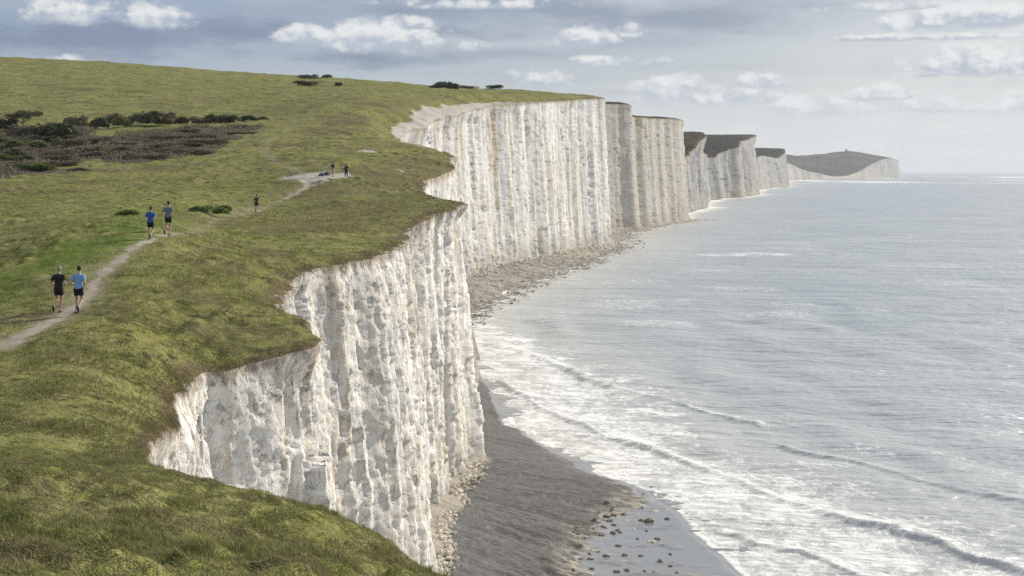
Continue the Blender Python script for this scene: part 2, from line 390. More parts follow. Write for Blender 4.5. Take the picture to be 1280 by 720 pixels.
def mat_chalk(name, lod):
    """lod 0 near promontory, 1 middle wall, 2 far cliffs"""
    m = Mat(name); p = m.pos(); X = m.xyz(p)
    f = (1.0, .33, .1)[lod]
    flat = m.comb(m.math('MULTIPLY', X[0], f), m.math('MULTIPLY', X[1], f), m.math('MULTIPLY', X[2], f * .10))
    iso = m.vmath('SCALE', p); iso.node.inputs[3].default_value = f
    half = m.comb(m.math('MULTIPLY', X[0], f), m.math('MULTIPLY', X[1], f), m.math('MULTIPLY', X[2], f * .35))
    big = m.noise(flat, .22, 3, .55)
    mid = m.noise(flat, 1.1, 4, .6)
    fine = m.noise(half, 4.0, 6, .7)
    blk = m.noise(iso, .55, 5, .6)
    strk = m.noise(m.comb(m.math('MULTIPLY', X[0], f), m.math('MULTIPLY', X[1], f), m.math('MULTIPLY', X[2], f * .03)), (2.2, 1.1, 1.6)[lod], 3, .6)
    a = m.mix(m.ss(big, .36, .64), ((.86, .83, .77), (.82, .80, .75), (.46, .455, .445))[lod], ((.78, .755, .71), (.71, .70, .675), (.32, .325, .335))[lod])  # far chalk is darker: the shade on those faces is in the colour
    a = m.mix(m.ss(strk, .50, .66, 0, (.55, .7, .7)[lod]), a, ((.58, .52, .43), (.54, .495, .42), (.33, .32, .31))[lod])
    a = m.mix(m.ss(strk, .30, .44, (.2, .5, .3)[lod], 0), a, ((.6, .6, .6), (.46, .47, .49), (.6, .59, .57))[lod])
    strk2 = m.noise(m.comb(m.math('MULTIPLY', X[0], f), m.math('MULTIPLY', X[1], f), m.math('MULTIPLY', X[2], f * .02)), (.7, .55, .6)[lod], 3, .6)
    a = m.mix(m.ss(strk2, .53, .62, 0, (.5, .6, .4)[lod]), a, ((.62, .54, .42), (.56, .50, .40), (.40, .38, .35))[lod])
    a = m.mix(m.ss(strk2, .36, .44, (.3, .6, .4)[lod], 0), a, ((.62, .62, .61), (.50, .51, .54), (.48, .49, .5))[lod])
    a = m.mix(m.attr('tan'), a, m.mix(m.ss(strk, .4, .6), (.40, .365, .31), (.50, .47, .42)))  # brown stain in near recesses; painted shade on middle blocks and far bay
    a = m.mix(m.ss(mid, .52, .72, 0, .7), a, (.55, .485, .38))
    a = m.mix(m.ss(m.math('ADD', big, m.math('MULTIPLY', blk, .5)), .86, .96, 0, .7), a, (.45, .375, .265))
    a = m.mix(m.ss(blk, .55, .75, 0, .2), a, (.60, .585, .56))
    a = m.mix(m.ss(fine, .60, .74, 0, .5), a, (.46, .41, .34))
    # flint bands
    zz = m.math('ADD', X[2], m.math('MULTIPLY', m.noise(p, .08 * f * 3, 3), 3.0))
    band = m.math('PINGPONG', zz, (1.1, 2.6, 5.0)[lod])
    bm = m.math('MULTIPLY', m.ss(band, .0, (.09, .28, .8)[lod], 1, 0), m.ss(m.noise(iso, 1.2, 3), .52, .62))
    a = m.mix(m.math('MULTIPLY', bm, .5), a, (.33, .31, .29))
    # cracks
    vo = m.voro(m.vmath('ADD', half, m.comb(0, 0, m.math('MULTIPLY', blk, 1.6))), .62, 'DISTANCE_TO_EDGE')
    crack = m.math('MULTIPLY', m.ss(vo, .0, .025, 1, 0), m.ss(m.noise(iso, .6, 3), .5, .62))
    a = m.mix(m.math('MULTIPLY', crack, .6), a, (.28, .24, .18))
    pit0 = m.noise(iso, 3.1, 4, .7)
    vo2 = m.voro(m.vmath('ADD', half, m.comb(m.math('MULTIPLY', fine, 2.2), m.math('MULTIPLY', pit0, 1.5), m.math('MULTIPLY', blk, 2.0))), 3.3, 'DISTANCE_TO_EDGE')
    crack2 = m.math('MULTIPLY', m.ss(vo2, .0, .09, 1, 0), m.ss(m.noise(iso, 1.4, 4), .48, .62))
    a = m.mix(m.math('MULTIPLY', crack2, (.28, .2, .1)[lod]), a, (.40, .36, .29))
    pit = m.noise(iso, 6.0, 4, .7)
    a = m.mix(m.ss(pit, .62, .72, 0, .5), a, (.40, .35, .27))
    # soil running down from the turf, weed and wash at the foot
    d = m.attr('down'); q = m.attr('up')
    top = m.ss(m.math('ADD', d, m.math('MULTIPLY', m.noise(half, 3.2, 5, .7), (-2.2, -3, -4)[lod])), (-1.05, -1.4, -1.6)[lod], (-.5, -.4, .2)[lod], 1, 0)
    a = m.mix(m.math('MULTIPLY', top, .85), a, m.mix(m.ss(fine, .4, .6), (.26, .20, .14), (.42, .35, .27)))
    if lod == 0:
        mould = m.math('MULTIPLY', m.ss(d, .5, 4.5, 1, 0), m.ss(m.noise(iso, 2.6, 5, .7), .52, .6))
        a = m.mix(m.math('MULTIPLY', mould, .6), a, (.17, .165, .15))
    foot = m.ss(m.math('ADD', q, m.math('MULTIPLY', m.noise(flat, .9, 3), (3, 9, 22)[lod])), (2, 6, 14)[lod], (4.5, 13, 30)[lod], 1, 0)
    a = m.mix(m.math('MULTIPLY', foot, (.5, .6, .5)[lod]), a, (.40, .37, .31))
    # knobbly ridges
    hgt = m.math('ADD', m.math('MULTIPLY', mid, .5), m.math('ADD', m.math('MULTIPLY', fine, .35), m.math('MULTIPLY', m.noise(iso, 2.4, 5, .65), .45)))
    hgt = m.math('SUBTRACT', hgt, m.math('ADD', m.math('MULTIPLY', crack, .35), m.math('MULTIPLY', crack2, .12)))
    return m.bsdf(a, .95, m.bump(hgt, (.6, .6, .6)[lod], (.45, 1.1, 2.6)[lod]), .1)

def mat_beach():
    m = Mat('shingle'); p = m.pos()
    n1 = m.noise(p, .12, 3); n2 = m.noise(p, 1.3, 4, .6); n3 = m.noise(p, 9, 4, .75); 
    X = m.xyz(p)
    rip = m.noise(m.comb(m.math('MULTIPLY', X[0], .25), m.math('MULTIPLY', X[1], 1.0), 0), 1.0, 4, .6)
    a = m.mix(m.ss(n2, .35, .65), (.088, .085, .082), (.135, .13, .125))
    a = m.mix(m.ss(n3, .58, .70), a, (.34, .33, .315))
    a = m.mix(m.ss(n3, .30, .45, .8, 0), a, (.04, .038, .036))
    a = m.mix(m.ss(rip, .5, .62, 0, .45), a, (.06, .056, .052))
    n4 = m.noise(p, 3.2, 6, .8)
    a = m.mix(m.ss(n4, .57, .64, 0, .8), a, (.30, .29, .27))
    a = m.mix(m.ss(n4, .36, .43, .7, 0), a, (.035, .033, .03))
    scree = m.attr('scree')
    a = m.mix(m.math('MULTIPLY', scree, m.ss(n2, .3, .6, .45, 1)), a, m.mix(m.ss(n3, .4, .6), (.27, .235, .18), (.48, .44, .38)))
    rock = m.attr('rock')
    rn = m.noise(m.comb(m.math('MULTIPLY', X[0], .5), X[1], X[2]), .9, 5, .7)
    a = m.mix(m.math('MULTIPLY', rock, m.ss(rn, .42, .6)), a, (.36, .325, .265))
    a = m.mix(m.math('MULTIPLY', rock, m.ss(rn, .30, .42, 1, 0)), a, (.16, .145, .11))
    wet = m.attr('wet')
    wn = m.ss(m.math('ADD', wet, m.math('MULTIPLY', m.math('SUBTRACT', rn, .5), .9)), .35, .62)
    a = m.mix(m.math('MULTIPLY', wn, .8), a, (.27, .265, .255))
    ro = m.math('SUBTRACT', .95, m.math('MULTIPLY', wn, .83))
    h = m.math('ADD', m.math('ADD', m.math('MULTIPLY', n3, .25), m.math('MULTIPLY', n4, .5)), m.math('ADD', m.math('MULTIPLY', n2, .4), m.math('MULTIPLY', rip, .9)))
    nb = m.bump(h, m.ss(wn, 0, 1, .9, .05), .16)
    return m.bsdf(a, ro, nb, m.ss(wn, 0, 1, .3, 1.0))

def mat_sea():
    m = Mat('sea_water'); p = m.pos(); X = m.xyz(p)
    foam = m.attr('foam')
    warp = m.noise(p, .35, 3)
    q = m.comb(m.math('MULTIPLY', X[0], .75), m.math('MULTIPLY', X[1], .55), m.math('MULTIPLY', warp, 1.2))
    lace = m.noise(q, 1.1, 6, .68, .6)
    lace2 = m.voro(m.vmath('ADD', q, m.comb(warp, lace, 0)), 1.2, 'DISTANCE_TO_EDGE')
    cover = m.math('ADD', m.math('MULTIPLY', lace, 1.0), m.math('MULTIPLY', m.ss(lace2, 0, .12, 1, 0), .10))
    thr = m.math('SUBTRACT', .92, m.math('MULTIPLY', foam, .68))
    fm = m.ss(m.math('SUBTRACT', cover, thr), -.14, .18)
    # far flecks
    fl = m.noise(m.comb(m.math('MULTIPLY', X[0], .02), m.math('MULTIPLY', X[1], .028), 0), 1, 6, .7)
    shallow = m.attr('shallow')
    dn = m.noise(p, .02, 4)
    deep = m.mix(m.ss(dn, .35, .65), (.285, .33, .36), (.35, .39, .415))
    col = m.mix(shallow, deep, (.48, .475, .445))
    col = m.mix(m.math('MULTIPLY', fm, .78), col, (.80, .80, .79))
    rough = m.mix(fm, (.36,) * 3, (.8,) * 3)
    w1 = m.noise(m.comb(m.math('MULTIPLY', X[0], .16), m.math('MULTIPLY', X[1], .38), 0), 1, 5, .55)
    w2 = m.noise(m.comb(m.math('MULTIPLY', X[0], .9), m.math('MULTIPLY', X[1], 1.5), 0), 1, 4, .6)
    w3 = m.noise(m.comb(m.math('MULTIPLY', X[0], .02), m.math('MULTIPLY', X[1], .045), 0), 1, 5, .65)
    h = m.math('ADD', m.math('MULTIPLY', w1, 1.1), m.math('ADD', m.math('MULTIPLY', w2, .26), m.math('MULTIPLY', w3, 7.0)))
    h = m.math('ADD', h, m.math('MULTIPLY', fm, .05))
    nb = m.bump(h, .58, 1.0)
    return m.bsdf(col, rough, nb, .5, IOR=1.333)

def mat_leaf(name, c1, c2, c3=None):
    m = Mat(name); p = m.pos()
    t = m.attr('tint')
    a = m.mix(t, c1, c2)
    if c3: a = m.mix(m.ss(m.noise(p, 1.3, 4), .52, .64), a, c3)
    nd = m.n('ShaderNodeBsdfPrincipled')
    m.put(nd.inputs['Base Color'], a); nd.inputs['Roughness'].default_value = .8; nd.inputs['Specular IOR Level'].default_value = .15
    tr = m.n('ShaderNodeBsdfTranslucent'); m.put(tr.inputs[0], a)
    mx = m.n('ShaderNodeMixShader'); mx.inputs[0].default_value = .3
    m.t.links.new(nd.outputs[0], mx.inputs[1]); m.t.links.new(tr.outputs[0], mx.inputs[2])
    m.t.links.new(mx.outputs[0], m.out.inputs[0])
    return m.m

def mat_plain(name, c, rough=.8, var=.12, scale=14):
    m = Mat(name); p = m.n('ShaderNodeTexCoord').outputs['Object']
    n = m.noise(p, scale, 4)
    a = m.mix(m.ss(n, .3, .7), tuple(v * (1 - var) for v in c), tuple(min(1, v * (1 + var)) for v in c))
    return m.bsdf(a, rough, m.bump(n, .3, .02), .25)

M_GRASS = mat_grass('downland_turf'); M_GRASS_FAR = mat_grass('far_downland', True)
M_PATH = mat_path()
M_CHALK = [mat_chalk('chalk_near', 0), mat_chalk('chalk_wall', 1), mat_chalk('chalk_far', 2)]

# ------------------------------------------------------------------ land
SCRUB_PX = [[(-40, 163), (0, 160), (60, 162), (105, 165), (112, 175), (128, 180), (118, 192), (150, 196), (100, 204), (60, 216), (0, 225), (-60, 231)],
            [(122, 184), (150, 172), (200, 163), (260, 160), (330, 158), (305, 168), (288, 178), (270, 189), (235, 195), (190, 203), (150, 206), (116, 197)]]
def in_poly(px, py, poly):
    inside = np.zeros(np.shape(px), bool); n = len(poly)
    for i in range(n):
        x0, y0 = poly[i]; x1, y1 = poly[(i + 1) % n]
        c = ((y0 > py) != (y1 > py)) & (px < (x1 - x0) * (py - y0) / (y1 - y0 + 1e-9) + x0)
        inside ^= c
    return inside
SCRUB_W = [[(lambda v: (v.x, v.y))(at(px, py)) for px, py in poly] for poly in SCRUB_PX]

def land_attrs(x, y, z):
    t = np.maximum(xe(y) - x, 0)
    w = np.interp(y, [10, 30, 60, 140, 200, 420, 600, 9000], [.15, .4, .8, 1.3, 1.4, 1.3, 1.3, 5])
    nz = fbm(x / 1.8, y / 2.2, 0, 3, 61)
    dry = (1 - sstep(.3, 1.15, t / w + .9 * nz)) * .85
    dry = np.maximum(dry, .55 * sstep(.18, .5, fbm(x / 3.5, y / 5, 0, 3, 62)) * sstep(25, 45, y) * (1 - sstep(9, 30, t)))
    dry = np.maximum(dry, .6 * sstep(.1, .45, fbm(x / 12, y / 16, 0, 3, 68)) * sstep(60, 90, y) * (1 - sstep(300, 500, y)))
    dry = np.maximum(dry, .45 * sstep(.0, .4, fbm(x / .8, y / .9, 0, 2, 69)) * (1 - sstep(20, 30, y)))
    pf = path_field(x, y); ph = path_half(y)
    bare = (1 - sstep(.0, .8, pf - ph + .2)) * np.interp(y, [60, 80, 110, 140], [.9, .55, .25, .5])
    worn = (1 - sstep(.2, 3.2, seg_dist(x + 1.2, y, PATH_W))) * sstep(-.35, .35, fbm(x / 1.2, y / 1.6, 0, 2, 63)) * .35
    tr = (1 - sstep(.2, 1.2, seg_dist(x, y, TRAIL_W) + .6 * nz)) * .6 * sstep(-.3, .2, nz)
    bare = np.maximum(bare, np.maximum(worn, tr))
    ck = 1 - sstep(.8, 1.02, chalk_field(x, y))
    ck = np.where(y < 260, ck, 0)
    sh = sstep(255, 275, y) * (1 - sstep(415, 500, y))
    wid = np.interp(y, [255, 270, 285, 305, 330, 350, 385, 415, 430, 500], [3, 5.5, 1.5, 1.5, 3, 5, 6, 4, 1.5, .4])
    ck = np.maximum(ck, sh * (1 - sstep(.75, 1.0, t / wid + .25 * fbm(x / 4, y / 5, 0, 3, 64))))
    px = 640 + F * x / np.maximum(y, 1); py = 214 + F * (HC - z) / np.maximum(y, 1)
    # lush strip left of the path
    u = (py - (372 - .44 * px))
    lush = np.exp(-((u + 15) / 26) ** 2) * (px < 260) * sstep(50, 60, y) * (1 - sstep(95, 130, y)) * sstep(-.5, .1, fbm(x / 1.5, y / 2.5, 0, 3, 65))
    sc = np.zeros_like(x)
    m = (y > 150) & (y < 420)
    for poly in SCRUB_W: sc[m] = np.maximum(sc[m], in_poly(x[m] + 1.5 * vnoise(x[m] / 6, y[m] / 6, 0, 66), y[m] + 5 * vnoise(x[m] / 6, y[m] / 6, 0, 67), poly))
    return dict(dry=dry, bare=bare, chalk=ck, lush=lush, scrub=sc)

def build_land():
    sel = CY <= 620
    ys, xs = CY[sel], CX[sel]
    NC = 300
    u = np.linspace(0, 1, NC)
    t = np.where(u < .2, u * .35, .07 + (u - .2) / .8 * .93) ** 1.25
    W = xs + .44 * np.maximum(ys, 0) + 16
    X = xs[:, None] - W[:, None] * t[None]
    Y = np.repeat(ys[:, None], NC, 1)
    Z = land_z(X, Y)
    A = land_attrs(X.ravel(), Y.ravel(), Z.ravel())
    V = np.stack([X, Y, Z], -1).reshape(-1, 3)
    faces = grid_faces(len(ys), NC)[:, ::-1]
    pm = (path_field(V[:, 0], V[:, 1]) < path_half(V[:, 1])) & (V[:, 1] > 30) & (V[:, 1] < 166)
    fm = pm[faces].sum(1) >= 3
    o = new_mesh_obj('hill', *compact(V, faces[~fm], A)[:2], M_GRASS, attrs=compact(V, faces[~fm], A)[2])
    tag(o, kind='structure')
    v, f, a = compact(V, faces[fm], {})
    tag(new_mesh_obj('path', v, f, M_PATH), kind='structure')
    ztop = Z[:, 0]
    # far downs
    sel2 = np.where(CY >= 619)[0]; sel2 = np.r_[np.where(sel)[0][-1], sel2[sel2 > np.where(sel)[0][-1]]]
    ys, xs = CY[sel2], CX[sel2]
    NC2 = 110
    t = np.linspace(0, 1, NC2) ** 2.2
    W = np.minimum(xs + .3 * ys + 30, np.interp(ys, [600, 2800, 4500, 6000], [500, 900, 1800, 2300]))
    X2 = xs[:, None] - W[:, None] * t[None]
    Y2 = np.repeat(ys[:, None], NC2, 1)
    Z2 = land_z(X2, Y2)
    A = land_attrs(X2.ravel(), Y2.ravel(), Z2.ravel())
    A['chalk'] *= 0; A['lush'] *= 0; A['scrub'] *= 0; A['bare'] *= 0
    V = np.stack([X2, Y2, Z2], -1).reshape(-1, 3)
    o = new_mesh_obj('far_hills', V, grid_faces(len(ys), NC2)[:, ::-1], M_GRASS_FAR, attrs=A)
    tag(o, kind='structure')
    return np.r_[ztop, Z2[1:, 0]]
ZTOP = build_land()

# ------------------------------------------------------------------ cliffs
def tangent_normals(sm):
    k = np.ones(2 * sm + 1) / (2 * sm + 1)
    def s(a): return np.convolve(np.pad(a, sm, 'edge'), k, 'valid')
    dx, dy = np.gradient(s(CX)), np.gradient(s(CY))
    L = np.hypot(dx, dy) + 1e-9
    return dy / L, -dx / L
NXs, NYs = tangent_normals(30)
NX, NY = tangent_normals(6)
ARC = np.r_[0, np.cumsum(np.hypot(np.diff(CX0), np.diff(CY)))]

def build_cliff(name, y0, y1, K, lod):
    ii = np.where((CY >= y0) & (CY <= y1))[0]
    ii = np.arange(ii[0], min(ii[-1] + 2, len(CY)))
    q = np.linspace(0, 1, K) ** 1.15
    y = CY[ii][:, None]; s = ARC[ii][:, None]
    zt = ZTOP[ii][:, None]; zb = np.interp(CY[ii], zb_y, zb_v)[:, None] - .5
    z = zt + (zb - zt) * q[None]
    bt = np.interp(CY[ii], bat_y, bat_v)[:, None] * (1 + .35 * vnoise(s / np.maximum(y * .05, 3), 5.5, 0, 77))
    down = zt - z
    out = bt * (.25 * q[None] ** .5 + .75 * q[None] ** 1.3) if lod < 2 else bt * q[None]
    S = np.repeat(s, K, 1)
    k = (1.0, 2.6, 9.0)[lod]
    zz = z / k; ss = S / k
    warp = .8 * vnoise(ss / 5, zz / 7, 0, 79)
    rid = lambda a: 1 - 2 * np.abs(a)
    sq = np.tanh(3.5 * (vnoise(ss / 7.0 + warp * .12, zz / 80, 0, 70) * .8 + .45 * vnoise(ss / 2.9, zz / 50, 0, 69)))
    soft = 1 - .7 * sstep(690, 735, y) * (1 - sstep(895, 930, y))
    d = (.60, .30, .55)[lod] * sq * soft + .45 * vnoise(ss / 5.0 + warp * .35, zz / 34, 0, 71) * soft
    wu = .25 * fbm(ss / 1.1, zz / 1.6, 0, 3, 78); wv = .25 * fbm(ss / 1.1 + 9, zz / 1.6, 0, 3, 80)
    d = d + (.55, .42, .6)[lod] * facets(ss / (3.8, 7.5, 3.4)[lod] + wu, zz / 15 + wv, 200)
    d = d + (.20, .20, .3)[lod] * facets(ss / 1.3 + wu * 1.5, zz / 2.6 + wv, 210)
    d = d + .15 * facets(ss / .5 + wu * 2, zz / 1.1 + wv, 220)
    if lod < 2: d = d + .075 * facets(ss / .24 + wu * 2, zz / .42 + wv * 2, 230)
    d = d + .06 * fbm(ss / .5, zz / .7, 0, 3, 75)
    d = d * k * (.86, .58, .34)[lod]
    env = sstep(0, 1.0, down / (1.6 * k))
    d = (d - .2 * k) * env
    nxs, nys = NXs[ii][:, None], NYs[ii][:, None]; nx, ny = NX[ii][:, None], NY[ii][:, None]
    X = CX[ii][:, None] + nxs * out + nxs * d
    Y = y + nys * out + nys * d
    V = np.stack([X, Y, np.broadcast_to(z, X.shape)], -1).reshape(-1, 3)
    V[::K, :] = np.stack([CX[ii], CY[ii], ZTOP[ii]], -1)
    o = new_mesh_obj(name, V, grid_faces(len(ii), K), M_CHALK[lod], attrs=dict(down=down.ravel(), up=np.maximum(z - zb - .5, 0).ravel(), tan=np.repeat(.75 * sstep(690, 715, CY[ii]) * (1 - sstep(900, 960, CY[ii])), K) + (.65 * np.exp(-((y - 64 + .05 * down) / 5) ** 2) + .45 * np.exp(-((y - 84) / 3.5) ** 2) + .3 * np.exp(-((y - 112) / 2.5) ** 2)).ravel().repeat(1) * sstep(-.3, .3, fbm(S / 2.2, z / 14, 0, 3, 90)).ravel() if lod == 0 else np.repeat(.75 * sstep(690, 715, CY[ii]) * (1 - sstep(900, 960, CY[ii])) + .5 * sstep(3500, 4500, CY[ii]) * (1 - sstep(6000, 6500, CY[ii])), K)))  # near ochre stains, plus middle blocks and far bay darkened to stand for shade
    tag(o, kind='structure')
    return X[:, -1], Y[:, -1]
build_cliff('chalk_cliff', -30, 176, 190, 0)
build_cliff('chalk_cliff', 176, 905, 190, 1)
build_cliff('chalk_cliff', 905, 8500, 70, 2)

# ------------------------------------------------------------------ beach
def xbase(y):
    return xe(y) + np.interp(y, bat_y, bat_v)
sh_y = [20, 60, 90, 108, 116, 125, 134, 143, 151, 160, 172, 190, 213, 250, 290, 305, 319, 345, 380, 400, 440, 470, 540, 600, 634, 700, 760, 820, 893]
sh_x = [46, 30, 22, 17.8, 16.4, 15.2, 13.6, 10.0, 6.9, 4.0, 0.2, -2.2, -5.2, -7.5, -13, -8, -3.6, 2.0, 8.5, 11.8, 21, 28.5, 40, 48, 53, 58, 68, 90, 113]
def xshore(y):
    y = np.asarray(y, float)
    b = np.interp(y, sh_y, sh_x)
    b = np.where(y > 893, xe(y) + np.interp(y, bat_y, bat_v) + 5, b)
    b = np.where((y > 300) & (y < 900), xe(y) + np.interp(y, bat_y, bat_v) + (b - xe(y) - np.interp(y, bat_y, bat_v)) * .72, b)
    b = b + (.5 * vnoise(y / 6, 1.5, 0, 81) + .35 * vnoise(y / 2.2, 4.5, 0, 82)) * (y < 260) + sstep(260, 320, y) * 2.2 * vnoise(y / 14, 2.5, 0, 83)
    return b
def beach_z(x, y):
    b = xbase(y); s = np.maximum(xshore(y), b + .5); zb = np.interp(y, zb_y, zb_v)
    f = (x - b) / (s - b)
    fl = 1 - sstep(132, 148, y)             # flat wet foreshore near the camera
    brk = np.interp(y, [100, 112, 122, 128, 134, 140], [.42, .48, .60, .82, .97, 1.0])
    brk = brk + .05 * vnoise(x / 3.5, y / 1.2, 0, 84) * fl + .025 * vnoise(x / .9, y / .5, 0, 96) * fl
    za = np.where(f < brk, zb + (.34 - zb) * np.clip(f / brk, -.3, 1), .10 + .24 * (1 - (f - brk) / np.maximum(1 - brk, .05)))
    za = np.where(f > .97, .10 - (f - .97) * 4, za)
    zc = zb * (1 - f)
    z = za * fl + zc * (1 - fl)
    z = np.where(f > 1, -(x - s) * .03, z)
    return z, f, brk, fl
def build_beach():
    ys = np.r_[np.arange(20, 90, .5), np.exp(np.arange(math.log(90), math.log(905), .0022))]
    NC = 150
    u = np.linspace(0, 1, NC)
    b = xbase(ys) - 5; s = np.maximum(xshore(ys), b + 6) + np.interp(ys, [20, 200, 900], [6, 6, 14])
    X = b[:, None] + (s - b)[:, None] * u[None]; Y = np.repeat(ys[:, None], NC, 1)
    Z, f, brk, fl = beach_z(X, Y)
    rockm = np.clip(sstep(.74, .96, f / np.maximum(brk, .05)) * (1 - sstep(1.0, 1.35, f / np.maximum(brk, .05))), 0, 1) * fl
    rockm = np.maximum(rockm, .8 * np.exp(-((f - .93) / .12) ** 2) * sstep(128, 140, Y) * (1 - sstep(150, 158, Y)))
    rockm = np.maximum(rockm, .9 * sstep(255, 290, Y))
    ledge = .10 * np.maximum(0, fbm(X / 3.0, Y / .8, 0, 3, 85)) + .12 * np.maximum(0, fbm(X / .8, Y / .6, 0, 2, 86))
    shing = .05 * fbm(X / .5, Y / .5, 0, 2, 87) + .10 * vnoise(X / 9, Y / 1.3, 0, 88) + .25 * vnoise(X / 14, Y / 6, 0, 93) * (1 - fl * sstep(.8, 1.1, f / np.maximum(brk, .05)))
    wetzone = fl * sstep(.95, 1.1, f / np.maximum(brk, .05))
    Z = Z + ledge * rockm * (1 + 4 * sstep(255, 290, Y)) + shing * (1 - wetzone) * (1 - sstep(.98, 1.04, f) * .7)
    Z = Z + .10 * wetzone * (vnoise(X / 6, Y / 1.6, 0, 89) > .55) * sstep(.0, .4, fbm(X / 1.2, Y / .6, 0, 2, 90))
    strk = sstep(.30, .5, fbm(X / 5.0, Y / .9, 0, 3, 97)) * wetzone * (1 - sstep(.8, 1.0, f))
    rockm = np.maximum(rockm, strk); Z = Z + .10 * strk
    wet = np.maximum(wetzone, sstep(.72, .98, f) * .75)
    wet = wet * (1 - .6 * strk)
    wet = np.where(Y > 255, sstep(.8, 1, f) * .35, wet)
    scree = (1 - sstep(.3, 1.3, X - (xbase(Y) - .2) + .9 * fbm(X / 1.2, Y / 1.6, 0, 3, 91))) 
    Z = Z + .3 * scree * (1 - sstep(0, 1.4, X - xbase(Y))) + .12 * scree * vnoise(X / .5, Y / .6, 0, 92)
    scree = np.maximum(scree, .8 * sstep(255, 290, Y) * (1 - sstep(.85, 1.0, f)) * sstep(-.15, .35, fbm(X / 5, Y / 5, 0, 3, 94)))
    V = np.stack([X, Y, Z], -1).reshape(-1, 3)
    o = new_mesh_obj('beach', V, grid_faces(len(ys), NC), mat_beach(), attrs=dict(wet=wet.ravel(), scree=np.clip(scree, 0, 1).ravel(), rock=rockm.ravel()))
    tag(o, kind='structure')
build_beach()

